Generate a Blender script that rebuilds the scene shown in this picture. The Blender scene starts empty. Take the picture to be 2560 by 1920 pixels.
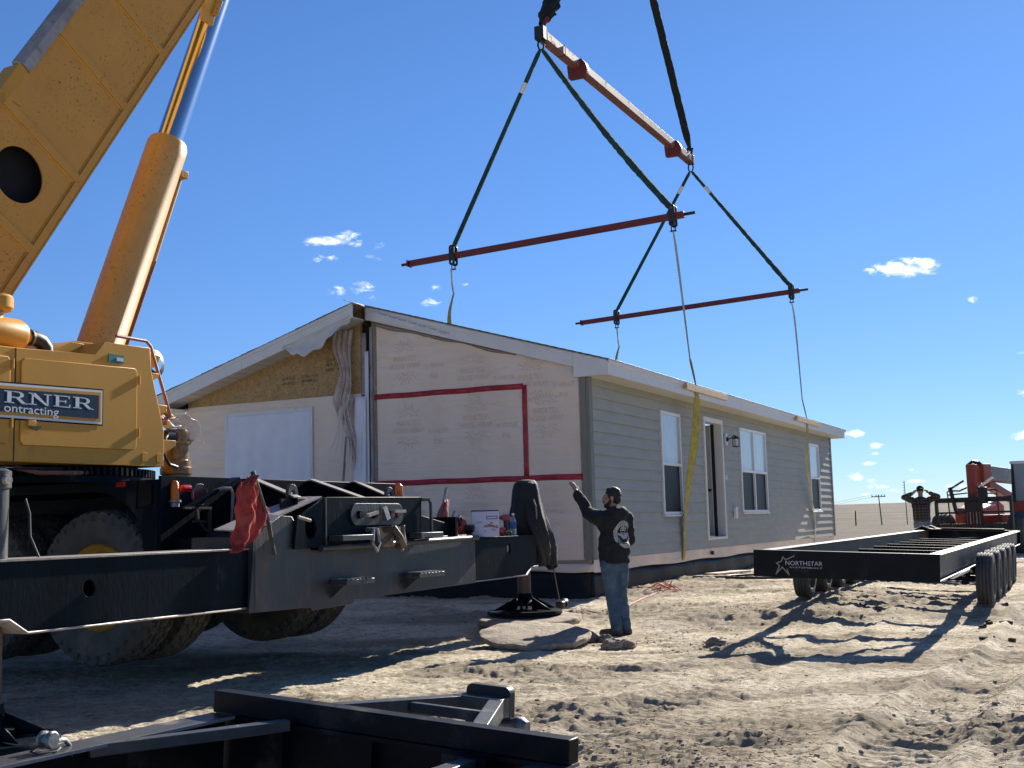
import bpy, bmesh, math, random
import numpy as np
from math import radians, sin, cos, tan, pi, atan2, sqrt, hypot
from mathutils import Vector, Matrix, Quaternion
from mathutils.geometry import tessellate_polygon
from mathutils.bvhtree import BVHTree
random.seed(7); np.random.seed(7)
scn = bpy.context.scene
COL = scn.collection

# ---------------------------------------------------------------- camera, sky, sun, exposure
CAM_H = 1.35
ROLL = 0.026
PITCH = radians(6.6334)
fwd = Vector((0, cos(PITCH), sin(PITCH))); r0 = Vector((1, 0, 0)); u0 = r0.cross(fwd)
Rv = cos(ROLL)*r0 - sin(ROLL)*u0; Uv = Rv.cross(fwd)
cd = bpy.data.cameras.new('camera'); cam = bpy.data.objects.new('camera', cd); COL.objects.link(cam)
M = Matrix.Identity(4)
for i in range(3): M[i][0] = Rv[i]; M[i][1] = Uv[i]; M[i][2] = -fwd[i]
M[0][3], M[1][3], M[2][3] = 0, 0, CAM_H
cam.matrix_world = M
cd.sensor_width = 36; cd.lens = 36*3000/2560; cd.clip_start = .05; cd.clip_end = 5000
scn.camera = cam
SUN_AZ, SUN_EL = radians(29.0), radians(27)
world = bpy.data.worlds.new("World"); scn.world = world; world.use_nodes = True
def build_world():
    nt = world.node_tree; N = nt.nodes; L = nt.links
    for n in list(N): N.remove(n)
    out = N.new('ShaderNodeOutputWorld'); bg = N.new('ShaderNodeBackground'); bg.inputs[1].default_value = .067
    sky = N.new('ShaderNodeTexSky'); sky.sky_type = 'NISHITA'; sky.sun_disc = False
    sky.sun_elevation = SUN_EL; sky.sun_rotation = SUN_AZ; sky.altitude = 1500
    sky.air_density = 1.0; sky.dust_density = .12; sky.ozone_density = 3.0
    tint = N.new('ShaderNodeMix'); tint.data_type = 'RGBA'; tint.blend_type = 'MULTIPLY'; tint.inputs[0].default_value = 1
    tint.inputs[7].default_value = (.71, .95, 1.19, 1)
    # thinner, less glaring air towards the horizon (same all round)
    tc0 = N.new('ShaderNodeTexCoord'); sp0 = N.new('ShaderNodeSeparateXYZ'); L.new(tc0.outputs['Generated'], sp0.inputs[0])
    hz = N.new('ShaderNodeMapRange'); L.new(sp0.outputs[2], hz.inputs[0]); hz.inputs[1].default_value = 0; hz.inputs[2].default_value = .38; hz.interpolation_type = 'SMOOTHSTEP'
    hc_ = N.new('ShaderNodeMix'); hc_.data_type = 'RGBA'; L.new(hz.outputs[0], hc_.inputs[0]); hc_.inputs[6].default_value = (.63, .60, .66, 1); hc_.inputs[7].default_value = (.72, .77, .84, 1)
    hm = N.new('ShaderNodeMix'); hm.data_type = 'RGBA'; hm.blend_type = 'MULTIPLY'; hm.inputs[0].default_value = 1; L.new(sky.outputs[0], hm.inputs[6]); L.new(hc_.outputs[2], hm.inputs[7])
    L.new(hm.outputs[2], tint.inputs[6])
    # clouds: soft patches broken up by noise, placed by direction in the sky
    tc = N.new('ShaderNodeTexCoord'); sep = N.new('ShaderNodeSeparateXYZ'); L.new(tc.outputs['Generated'], sep.inputs[0])
    def m(op, a, b=None, c=None, clamp=False):
        n = N.new('ShaderNodeMath'); n.operation = op; n.use_clamp = clamp
        for i, v in enumerate((a, b, c)):
            if v is None: continue
            if isinstance(v, (int, float)): n.inputs[i].default_value = v
            else: L.new(v, n.inputs[i])
        return n.outputs[0]
    y = m('MAXIMUM', sep.outputs[1], .05)
    u = m('DIVIDE', sep.outputs[0], y); v = m('DIVIDE', sep.outputs[2], y)
    uv = N.new('ShaderNodeCombineXYZ'); L.new(u, uv.inputs[0]); L.new(v, uv.inputs[1])
    nz = N.new('ShaderNodeTexNoise'); nz.inputs['Scale'].default_value = 95; nz.inputs['Detail'].default_value = 7; nz.inputs['Roughness'].default_value = .62
    mp = N.new('ShaderNodeMapping'); mp.inputs['Scale'].default_value = (.75, 1.5, 1); L.new(uv.outputs[0], mp.inputs[0]); L.new(mp.outputs[0], nz.inputs['Vector'])
    try: nz.inputs['Distortion'].default_value = .6
    except Exception: pass
    acc = None
    for (cu, cv, a, b, s) in CLOUDS:
        if cv < .06 and cu > .25: s -= .35; a *= .9; b *= .85
        du = m('MULTIPLY', m('SUBTRACT', u, cu), 1/a); dv = m('MULTIPLY', m('SUBTRACT', v, cv), 1/b)
        f = m('SUBTRACT', s, m('MULTIPLY_ADD', du, du, m('MULTIPLY', dv, dv)))
        acc = f if acc is None else m('MAXIMUM', acc, f)
    acc = m('MAXIMUM', acc, -2.0)
    tot = m('MULTIPLY_ADD', m('SUBTRACT', nz.outputs[0], .5), 4.4, acc)
    mr = N.new('ShaderNodeMapRange'); mr.interpolation_type = 'SMOOTHSTEP'
    L.new(tot, mr.inputs[0]); mr.inputs[1].default_value = .1; mr.inputs[2].default_value = 1.9
    front = m('GREATER_THAN', sep.outputs[1], .1)
    fac = m('MULTIPLY', mr.outputs[0], front)
    mx = N.new('ShaderNodeMix'); mx.data_type = 'RGBA'; L.new(fac, mx.inputs[0]); L.new(tint.outputs[2], mx.inputs[6])
    mx.inputs[7].default_value = (11.5, 11.8, 12.0, 1)
    L.new(mx.outputs[2], bg.inputs[0]); L.new(bg.outputs[0], out.inputs[0])
# direction-space centres (x/y, z/y), half sizes, strength
CLOUDS = [(-.157,.243,.021,.0052,1.0),(-.137,.247,.014,.006,.8),(-.128,.240,.010,.0055,.6),(-.11,.238,.013,.009,.2),(-.115,.229,.012,.006,.3),
 (-.162,.230,.010,.006,.6),(-.150,.228,.010,.004,.4),(-.146,.198,.011,.006,.6),(-.124,.201,.015,.007,.7),(-.119,.194,.010,.005,.5),
 (-.066,.187,.011,.0055,.7),(-.062,.2,.007,.004,.25),(-.040,.201,.007,.004,.3),
 (.333,.206,.026,.0068,1.5),(.345,.209,.020,.0065,1.3),(.322,.203,.012,.005,1.0),(.39,.178,.008,.004,.3),(.43,.13,.013,.004,.5),(.438,.098,.014,.0042,1.1),(.43,.097,.009,.004,1),
 (.43,.063,.015,.0042,1.3),(.422,.061,.012,.003,1.0),(.284,.067,.009,.004,1.1),(.302,.057,.009,.0042,1.1),(.30,.05,.007,.0022,.8),(.296,.042,.012,.0028,1.0),
 (.284,.032,.010,.006,1.1),(.301,.028,.013,.0035,1.0),(.30,.0225,.018,.0032,1.0),(.288,.017,.012,.003,.9),(.33,.0355,.006,.0025,.8),(.334,.0265,.012,.0028,1.0),(.318,.019,.013,.0025,.9),
 (.367,.0215,.016,.0032,1.0),(.385,.027,.011,.003,.9),(.41,.018,.02,.003,.8)]
build_world()
sd = bpy.data.lights.new('sun', 'SUN'); sd.energy = 5.0; sd.angle = radians(.53); sd.color = (1.0, .93, .82)
sun = bpy.data.objects.new('sun', sd); COL.objects.link(sun)
sdir = Vector((sin(SUN_AZ)*cos(SUN_EL), cos(SUN_AZ)*cos(SUN_EL), sin(SUN_EL)))
sun.rotation_euler = sdir.to_track_quat('Z', 'Y').to_euler(); sun.location = (20, 40, 30)
scn.view_settings.view_transform = 'Standard'; scn.view_settings.look = 'None'
scn.view_settings.exposure = 1.05; scn.view_settings.gamma = 1; scn.view_settings.use_curve_mapping = False
scn.render.engine = 'CYCLES'
scn.cycles.max_bounces = 6

# ---------------------------------------------------------------- materials
MATS = {}
def mat(name, col, rough=.6, metal=0., var=.0, vscale=4., bump=0., bscale=60., dirt=None, dirt_amt=.0, dirt_scale=2.5, spec=None, trans=0., speck=None, stretch=None, coat=0., alpha=None, vcol=None):
    if name in MATS: return MATS[name]
    m = bpy.data.materials.new(name); m.use_nodes = True; nt = m.node_tree; N = nt.nodes; L = nt.links
    p = N['Principled BSDF']; p.inputs['Roughness'].default_value = rough; p.inputs['Metallic'].default_value = metal
    if spec is not None: p.inputs['Specular IOR Level'].default_value = spec
    if trans: p.inputs['Transmission Weight'].default_value = trans
    if coat: p.inputs['Coat Weight'].default_value = coat; p.inputs['Coat Roughness'].default_value = .15
    if alpha is not None: p.inputs['Alpha'].default_value = alpha
    tc = N.new('ShaderNodeTexCoord'); vec = tc.outputs['Object']
    if stretch:
        mp = N.new('ShaderNodeMapping'); mp.inputs['Scale'].default_value = stretch; L.new(vec, mp.inputs[0]); svec = mp.outputs[0]
    else: svec = vec
    def noise(sc, det=5, r=.6, v=None):
        n = N.new('ShaderNodeTexNoise'); n.inputs['Scale'].default_value = sc; n.inputs['Detail'].default_value = det; n.inputs['Roughness'].default_value = r
        L.new(v or vec, n.inputs['Vector']); return n.outputs[0]
    def ramp(src, a, b, ca=(0,0,0,1), cb=(1,1,1,1)):
        r = N.new('ShaderNodeValToRGB'); r.color_ramp.elements[0].position = a; r.color_ramp.elements[1].position = b
        r.color_ramp.elements[0].color = ca; r.color_ramp.elements[1].color = cb; L.new(src, r.inputs[0]); return r.outputs[0]
    cur = None
    c4 = (*col, 1)
    if var:
        c2 = (*vcol, 1) if vcol else tuple(min(1, x*(1+var)) for x in col)+(1,)
        c1 = tuple(x*(1-var) for x in col)+(1,) if not vcol else c4
        cur = ramp(noise(vscale, 6, .65, svec), .32, .68, c1, c2)
    if dirt:
        fac = ramp(noise(dirt_scale, 9, .72, svec), .62-.25*dirt_amt, .80-.2*dirt_amt)
        mx = N.new('ShaderNodeMix'); mx.data_type = 'RGBA'; L.new(fac, mx.inputs[0])
        if cur: L.new(cur, mx.inputs[6])
        else: mx.inputs[6].default_value = c4
        mx.inputs[7].default_value = (*dirt, 1); cur = mx.outputs[2]
        rr = N.new('ShaderNodeMapRange'); L.new(fac, rr.inputs[0]); rr.inputs[3].default_value = rough; rr.inputs[4].default_value = min(1, rough+.35)
        L.new(rr.outputs[0], p.inputs['Roughness'])
    if speck:
        fac = ramp(noise(speck[3], 4, .75), .59, .64)
        f2 = ramp(noise(1.3, 3, .5), .42, .6)
        mm = N.new('ShaderNodeMath'); mm.operation = 'MULTIPLY'; L.new(fac, mm.inputs[0]); L.new(f2, mm.inputs[1])
        mx = N.new('ShaderNodeMix'); mx.data_type = 'RGBA'; L.new(mm.outputs[0], mx.inputs[0])
        if cur: L.new(cur, mx.inputs[6])
        else: mx.inputs[6].default_value = c4
        mx.inputs[7].default_value = (*speck[:3], 1); cur = mx.outputs[2]
    if cur: L.new(cur, p.inputs['Base Color'])
    else: p.inputs['Base Color'].default_value = c4
    if bump:
        b = N.new('ShaderNodeBump'); b.inputs['Strength'].default_value = min(1, bump); b.inputs['Distance'].default_value = .02*max(1, bump)
        L.new(noise(bscale, 6, .6, svec), b.inputs['Height']); L.new(b.outputs[0], p.inputs['Normal'])
    MATS[name] = m; return m

DUST = (.085, .07, .055)
m_black = mat('black_paint', (.004, .009, .014), .45, 0, .35, 3, .12, 30, DUST, .14, 3.0, spec=.05, stretch=(1, 1, .35))
m_black_clean = mat('black_paint_frame', (.005, .007, .010), .42, 0, .4, 3, .10, 25, (.055, .045, .036), .25, 3.0, spec=.14)
m_worn = mat('worn_black_paint', (.024, .031, .036), .45, 0, .4, 2.2, .2, 30, (.13, .10, .07), .34, 3.2, stretch=(1, 1, .3))
m_yellow = mat('tan_yellow_paint', (.54, .27, .038), .42, 0, .07, 1.6, .04, 60, (.20, .125, .055), .16, 2.2, spec=.2, stretch=(1, 1, .4))
m_yellow_speck = mat('tan_yellow_paint_specked', (.53, .30, .075), .46, 0, .08, 2.2, .08, 90, (.30, .18, .08), .10, 2.5, speck=(.09, .055, .025, 34), coat=.1)
m_boom = mat('dusty_boom_paint', (.58, .29, .068), .5, 0, .06, 2.2, .08, 90, (.36, .20, .06), .10, 2.5, speck=(.12, .07, .03, 34), spec=.1)
m_yellow_edge = mat('bright_yellow_paint', (.62, .34, .035), .4, 0, .1, 3, .03, 80)  # brighter copy of the yellow, for a bracket and painted-in lit edges
m_oily = mat('oily_brown_yellow', (.30, .16, .04), .3, 0, .5, 9, .2, 50, (.06, .04, .02), .45, 6)
m_steelgrey = mat('grey_weathered_steel', (.30, .27, .25), .5, .2, .25, 5, .15, 60, (.12, .1, .09), .3, 7)
m_chrome = mat('polished_chrome', (.62, .64, .66), .16, 1, .04, 2, 0)
m_chain = mat('dull_steel', (.22, .23, .24), .5, .8, .3, 20, .2, 90)
m_rubber = mat('tyre_rubber', (.085, .08, .07), .85, 0, .2, 6, .2, 90, (.20, .165, .12), .30, 2.6)
m_rubber2 = mat('trailer_tyre_rubber', (.06, .06, .06), .75, 0, .25, 9, .2, 90, (.17, .15, .12), .35, 5)
m_hose = mat('black_rubber_hose', (.012, .014, .016), .5)
m_rim = mat('yellow_rim_paint', (.52, .27, .04), .45, 0, .2, 6, .1, 40, (.15, .1, .05), .3, 5)
m_darkvoid = mat('dark_interior', (.008, .008, .01), .9)  # near-black standing in for shade inside hollows and recesses, also dark joints
m_redpaint = mat('red_beam_paint', (.16, .018, .016), .55, 0, .25, 4, .15, 40, (.10, .05, .04), .25, 6)
m_redpaint2 = mat('faded_red_beam_paint', (.21, .075, .055), .55, 0, .25, 4, .15, 40, (.28, .24, .21), .3, 5)
m_beamgrey = mat('scuffed_beam_side', (.24, .17, .15), .6, 0, .12, 6, .04, 60, (.18, .07, .055), .25, 5)
m_green = mat('green_sling_fabric', (.012, .060, .056), .85, 0, .35, 12, .5, 120)
m_blacksling = mat('black_sling_cover', (.007, .012, .011), .85, 0, .3, 20, .8, 60)
m_yelsling = mat('yellow_sling_webbing', (.46, .36, .06), .8, 0, .25, 9, .2, 200, (.17, .13, .05), .3, 4)
m_palesling = mat('pale_sling_webbing', (.50, .49, .40), .8, 0, .2, 9, .2, 200)
m_wood = mat('new_lumber', (.52, .38, .25), .7, 0, .25, 8, .2, 60, stretch=(1, 8, 8))
m_oldwood = mat('weathered_lumber', (.30, .25, .19), .85, 0, .3, 10, .3, 60, stretch=(1, 6, 6))
m_white = mat('white_trim', (.70, .68, .64), .5, 0, .05, 3, .05, 30, (.35, .32, .28), .06, 3)
m_whitewin = mat('white_vinyl', (.72, .72, .72), .35)
m_siding = mat('grey_lap_siding', (.365, .355, .30), .62, 0, .10, 3.0, .12, 70, (.34, .335, .30), .25, 6, stretch=(.6, 1, 3))
m_corner = mat('olive_corner_board', (.20, .195, .15), .6, 0, .06, 3)
m_shingle = mat('dark_shingles', (.035, .032, .032), .95, 0, .5, 60, .6, 200)
m_soffit = mat('soffit_vinyl', (.60, .585, .54), .55, 0, .05, 4)
m_found = mat('black_foundation_wrap', (.010, .012, .016), .5, 0, .3, 4, .3, 8, (.045, .038, .03), .12, 2.2, spec=.2)
m_poly = mat('white_plastic_sheet', (.73, .72, .75), .4, 0, .05, 3, .5, 4)
m_trans = mat('milky_plastic_film', (.58, .46, .40), .35, 0, .3, 6, .6, 9, alpha=.62)
m_tape = mat('red_seam_tape', (.42, .022, .035), .45, 0, .25, 9, .1, 30, (.05, .01, .012), .18, 26)
m_tapeprint = mat('tape_print', (.05, .006, .01), .6)
m_print = mat('wrap_print', (.72, .55, .43), .75)
m_osbprint = mat('osb_print', (.10, .075, .05), .8)
m_blueprint = mat('blue_print', (.06, .07, .12), .7)
m_glass_dark = mat('dark_window_glass', (.010, .011, .013), .4, 0, .3, 3, .02, 12, spec=.12)
m_screen = mat('window_with_blind', (.50, .58, .66), .16, 0, .06, 5)
m_insect = mat('insect_screen', (.02, .022, .025), .5)
m_bracket = mat('black_lamp_metal', (.01, .01, .012), .35)
m_lampglass = mat('clear_lamp_glass', (.62, .66, .7), .1, 0)
m_navy = mat('navy_sign_film', (.018, .045, .085), .75, spec=.1)
m_signwhite = mat('white_sign_film', (.66, .70, .70), .75, spec=.1)
m_sigblack = mat('black_sign_film', (.008, .009, .014), .75, spec=.1)
m_teal = mat('teal_decal', (.01, .16, .13), .4)
m_amber = mat('amber_beacon_lens', (.75, .15, .006), .25, 0, .1, 20, .4, 80)
m_redlens = mat('red_marker_lens', (.42, .012, .018), .2)
m_darklens = mat('dark_red_reflector', (.10, .018, .022), .2)
m_redcloth = mat('red_mesh_cloth', (.30, .045, .042), .9, 0, .3, 7, .5, 60, (.36, .10, .08), .35, 5, spec=.1)
m_redbag = mat('faded_red_bag', (.27, .075, .06), .8, 0, .3, 9, .4, 30)
m_blackcloth = mat('black_jacket_cloth', (.005, .006, .009), .75, 0, .3, 8, .4, 30)
m_boxwhite = mat('white_carton', (.50, .52, .66), .55)
m_boxblue = mat('blue_carton_top', (.02, .03, .12), .5)
m_rust = mat('rusty_print', (.30, .12, .06), .7)
m_toolred = mat('red_tool_plastic', (.30, .03, .025), .4)
m_toolblack = mat('black_tool_plastic', (.012, .012, .014), .45)
m_water = mat('clear_plastic', (.75, .82, .86), .05, 0, trans=.75)
m_bluelabel = mat('blue_label', (.02, .08, .36), .4)
m_cap = mat('white_cap', (.75, .75, .76), .4)
m_jack = mat('rusty_brown_steel', (.10, .065, .050), .5, .2, .4, 8, .2, 40, (.03, .025, .02), .3, 4, stretch=(1, 1, .3))
m_pad = mat('muddy_pad_wood', (.33, .27, .20), .9, 0, .35, 9, .8, 20, (.17, .13, .10), .4, 5)
m_skin = mat('skin', (.36, .20, .14), .55, 0, .08, 12)
m_skin2 = mat('weathered_skin', (.30, .16, .12), .6)
m_hair = mat('dark_hair', (.012, .010, .009), .55, 0, .5, 90, .6, 160)
m_beard = mat('dark_beard', (.02, .015, .012), .7, 0, .4, 90, .5, 160)
m_hood = mat('black_hoodie_cotton', (.0075, .009, .012), .85, 0, .3, 9, .35, 22)
m_jeans = mat('blue_denim', (.05, .095, .15), .8, 0, .45, 8, .45, 24, (.09, .12, .15), .3, 5)
m_boot = mat('brown_leather_boot', (.075, .05, .038), .7, 0, .4, 14, .4, 30)
m_logo = mat('cream_print', (.42, .40, .37), .75)
m_lightjeans = mat('faded_denim', (.13, .17, .21), .8, 0, .3, 8, .4, 20)
m_orange = mat('orange_red_machine_paint', (.33, .055, .026), .5, 0, .15, 3, .1, 30, (.2, .1, .07), .2, 4)
m_pink = mat('red_twine', (.50, .10, .10), .7)
m_pole = mat('grey_wooden_pole', (.09, .075, .065), .9)
m_clod = mat('dry_mud_clod', (.25, .20, .15), .95, 0, .3, 14, .7, 30)
m_darkclod = mat('dark_rubber_block', (.02, .018, .018), .8)
m_silver = mat('silver_decal', (.50, .50, .52), .45)
m_gold = mat('bronze_decal', (.27, .24, .19), .45)
m_bag = mat('clear_plastic_bag', (.7, .72, .78), .15, 0, .1, 8, 1, 12, alpha=.75)

def plaid_mat():
    m = bpy.data.materials.new('plaid_flannel'); m.use_nodes = True; N = m.node_tree.nodes; L = m.node_tree.links; p = N['Principled BSDF']
    tc = N.new('ShaderNodeTexCoord'); last = None
    for ax, prof in (('X', 9), ('Z', 9)):
        w = N.new('ShaderNodeTexWave'); w.bands_direction = ax; w.inputs['Scale'].default_value = prof/2.; w.inputs['Distortion'].default_value = .6
        L.new(tc.outputs['Object'], w.inputs[0]); r = N.new('ShaderNodeValToRGB'); r.color_ramp.elements[0].position = .6; r.color_ramp.elements[1].position = .8; L.new(w.outputs[0], r.inputs[0])
        last = r.outputs[0] if last is None else (lambda a, b: (lambda mm: (L.new(a, mm.inputs[0]), L.new(b, mm.inputs[1]), mm.outputs[0])[2])(N.new('ShaderNodeMath'), ))(last, r.outputs[0]) if False else (last, r.outputs[0])
    mm = N.new('ShaderNodeMath'); mm.operation = 'ADD'; L.new(last[0], mm.inputs[0]); L.new(last[1], mm.inputs[1])
    rr = N.new('ShaderNodeValToRGB'); rr.color_ramp.elements[0].color = (.012, .011, .012, 1); rr.color_ramp.elements[1].color = (.10, .085, .07, 1); rr.color_ramp.elements[1].position = 1
    mh = N.new('ShaderNodeMath'); mh.operation = 'MULTIPLY'; mh.inputs[1].default_value = .5; L.new(mm.outputs[0], mh.inputs[0]); L.new(mh.outputs[0], rr.inputs[0])
    L.new(rr.outputs[0], p.inputs['Base Color']); p.inputs['Roughness'].default_value = .85
    return m
m_plaid = plaid_mat()

def wrap_mat():
    m = bpy.data.materials.new('house_wrap_film'); m.use_nodes = True; N = m.node_tree.nodes; L = m.node_tree.links; p = N['Principled BSDF']
    p.inputs['Roughness'].default_value = .5
    tc = N.new('ShaderNodeTexCoord')
    n1 = N.new('ShaderNodeTexNoise'); n1.inputs['Scale'].default_value = 1.4; n1.inputs['Detail'].default_value = 6; L.new(tc.outputs['Object'], n1.inputs[0])
    r = N.new('ShaderNodeValToRGB'); r.color_ramp.elements[0].position = .3; r.color_ramp.elements[1].position = .7
    r.color_ramp.elements[0].color = (.76, .60, .455, 1); r.color_ramp.elements[1].color = (.82, .67, .525, 1); L.new(n1.outputs[0], r.inputs[0])
    L.new(r.outputs[0], p.inputs['Base Color'])
    mp = N.new('ShaderNodeMapping'); mp.inputs['Rotation'].default_value = (radians(28), 0, 0); mp.inputs['Scale'].default_value = (1, .45, 2.2); L.new(tc.outputs['Object'], mp.inputs[0])
    n2 = N.new('ShaderNodeTexNoise'); n2.inputs['Scale'].default_value = 1.6; n2.inputs['Detail'].default_value = 3; n2.inputs['Distortion'].default_value = .8; L.new(mp.outputs[0], n2.inputs[0])
    n3 = N.new('ShaderNodeTexNoise'); n3.inputs['Scale'].default_value = 14; n3.inputs['Detail'].default_value = 5; L.new(tc.outputs['Object'], n3.inputs[0])
    ad = N.new('ShaderNodeMath'); ad.operation = 'MULTIPLY_ADD'; L.new(n3.outputs[0], ad.inputs[0]); ad.inputs[1].default_value = .10; L.new(n2.outputs[0], ad.inputs[2])
    b = N.new('ShaderNodeBump'); b.inputs['Strength'].default_value = .55; b.inputs['Distance'].default_value = .12; L.new(ad.outputs[0], b.inputs['Height']); L.new(b.outputs[0], p.inputs['Normal'])
    return m
m_wrap = wrap_mat()

def osb_mat():
    m = bpy.data.materials.new('osb_sheathing'); m.use_nodes = True; N = m.node_tree.nodes; L = m.node_tree.links; p = N['Principled BSDF']; p.inputs['Roughness'].default_value = .75
    tc = N.new('ShaderNodeTexCoord')
    nd = N.new('ShaderNodeTexNoise'); nd.inputs['Scale'].default_value = 7; L.new(tc.outputs['Object'], nd.inputs[0])
    va = N.new('ShaderNodeVectorMath'); va.operation = 'MULTIPLY_ADD'; L.new(nd.outputs[1], va.inputs[0]); va.inputs[1].default_value = (.35, .35, .35); L.new(tc.outputs['Object'], va.inputs[2])
    v = N.new('ShaderNodeTexVoronoi'); v.inputs['Scale'].default_value = 34; L.new(va.outputs[0], v.inputs['Vector'])
    s = N.new('ShaderNodeSeparateColor'); L.new(v.outputs['Color'], s.inputs[0])
    r = N.new('ShaderNodeValToRGB'); r.color_ramp.elements[0].color = (.30, .18, .07, 1); r.color_ramp.elements[1].color = (.50, .33, .14, 1)
    e = r.color_ramp.elements.new(.5); e.color = (.40, .25, .10, 1); L.new(s.outputs[0], r.inputs[0]); L.new(r.outputs[0], p.inputs['Base Color'])
    b = N.new('ShaderNodeBump'); b.inputs['Strength'].default_value = .3; b.inputs['Distance'].default_value = .01; L.new(s.outputs[1], b.inputs['Height']); L.new(b.outputs[0], p.inputs['Normal'])
    return m
m_osb = osb_mat()

def ground_mat():
    m = bpy.data.materials.new('dry_mud_and_prairie'); m.use_nodes = True; N = m.node_tree.nodes; L = m.node_tree.links; p = N['Principled BSDF']; p.inputs['Roughness'].default_value = .95; p.inputs['Specular IOR Level'].default_value = .15
    tc = N.new('ShaderNodeTexCoord')
    def noise(sc, det=6, ro=.65, map_=None):
        n = N.new('ShaderNodeTexNoise'); n.inputs['Scale'].default_value = sc; n.inputs['Detail'].default_value = det; n.inputs['Roughness'].default_value = ro
        if map_:
            mp = N.new('ShaderNodeMapping'); mp.inputs['Scale'].default_value = map_; L.new(tc.outputs['Object'], mp.inputs[0]); L.new(mp.outputs[0], n.inputs[0])
        else: L.new(tc.outputs['Object'], n.inputs[0])
        return n.outputs[0]
    def ramp(src, stops):
        r = N.new('ShaderNodeValToRGB'); els = r.color_ramp.elements
        els[0].position, els[0].color = stops[0][0], (*stops[0][1], 1); els[1].position, els[1].color = stops[-1][0], (*stops[-1][1], 1)
        for a, c in stops[1:-1]: e = els.new(a); e.color = (*c, 1)
        L.new(src, r.inputs[0]); return r.outputs[0]
    def mix(f, a, b, mode='MIX'):
        x = N.new('ShaderNodeMix'); x.data_type = 'RGBA'; x.blend_type = mode
        if isinstance(f, float): x.inputs[0].default_value = f
        else: L.new(f, x.inputs[0])
        L.new(a, x.inputs[6]); L.new(b, x.inputs[7]); return x.outputs[2]
    dirt = ramp(noise(.9, 9, .75), [(.31, (.34, .28, .195)), (.42, (.60, .51, .365)), (.55, (.83, .73, .56))])
    fine = ramp(noise(7, 10, .82), [(.34, (.34, .30, .25)), (.5, (1, 1, 1)), (.7, (1.0, 1.0, 1.0))])
    dirt = mix(.6, dirt, fine, 'MULTIPLY')
    straw = ramp(noise(22, 8, .82, (.26, 1.2, 1)), [(.38, (.22, .18, .14)), (.47, (1, 1, 1)), (.7, (1, 1, 1))])
    dirt = mix(.85, dirt, straw, 'MULTIPLY')
    at = N.new('ShaderNodeAttribute'); at.attribute_name = 'churn'
    cm = N.new('ShaderNodeMath'); cm.operation = 'MULTIPLY_ADD'; L.new(noise(5, 6, .75), cm.inputs[0]); cm.inputs[1].default_value = 1.2; L.new(at.outputs['Fac'], cm.inputs[2])
    turned = ramp(cm.outputs[0], [(.85, (1, 1, 1)), (1.0, (.74, .70, .64))]) if False else None
    cr_ = N.new('ShaderNodeMapRange'); L.new(cm.outputs[0], cr_.inputs[0]); cr_.inputs[1].default_value = .86; cr_.inputs[2].default_value = 1.6
    rgb = N.new('ShaderNodeRGB'); rgb.outputs[0].default_value = (.33, .27, .19, 1)
    cf = N.new('ShaderNodeMath'); cf.operation = 'MULTIPLY'; L.new(cr_.outputs[0], cf.inputs[0]); cf.inputs[1].default_value = .78
    dirt = mix(cf.outputs[0], dirt, rgb.outputs[0])
    grass = ramp(noise(.22, 9, .75), [(.3, (.05, .043, .031)), (.5, (.105, .09, .064)), (.7, (.17, .145, .105))])
    gf = ramp(noise(3, 6, .8, (.3, 1, 1)), [(.3, (.55, .5, .45)), (.6, (1, 1, 1)), (.8, (1, 1, 1))])
    grass = mix(.8, grass, gf, 'MULTIPLY')
    band = ramp(noise(.5, 7, .75, (.06, .35, 1)), [(.36, (.55, .52, .47)), (.55, (1, 1, 1)), (.8, (1.0, 1.0, 1.0))])
    grass = mix(.9, grass, band, 'MULTIPLY')
    sep = N.new('ShaderNodeSeparateXYZ'); L.new(tc.outputs['Object'], sep.inputs[0])
    ad = N.new('ShaderNodeMath'); ad.operation = 'MULTIPLY_ADD'; L.new(noise(.15, 4), ad.inputs[0]); ad.inputs[1].default_value = 14; L.new(sep.outputs[1], ad.inputs[2])
    mr = N.new('ShaderNodeMapRange'); L.new(ad.outputs[0], mr.inputs[0]); mr.inputs[1].default_value = 43; mr.inputs[2].default_value = 48
    L.new(mix(mr.outputs[0], dirt, grass), p.inputs['Base Color'])
    b = N.new('ShaderNodeBump'); b.inputs['Strength'].default_value = 1; b.inputs['Distance'].default_value = .045
    L.new(noise(17, 9, .78, (.5, 1.35, 1)), b.inputs['Height'])
    b2 = N.new('ShaderNodeBump'); b2.inputs['Strength'].default_value = .6; b2.inputs['Distance'].default_value = .01
    L.new(noise(90, 4, .7, (.5, 1.2, 1)), b2.inputs['Height']); L.new(b.outputs[0], b2.inputs['Normal']); L.new(b2.outputs[0], p.inputs['Normal'])
    return m
m_ground = ground_mat()

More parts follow.
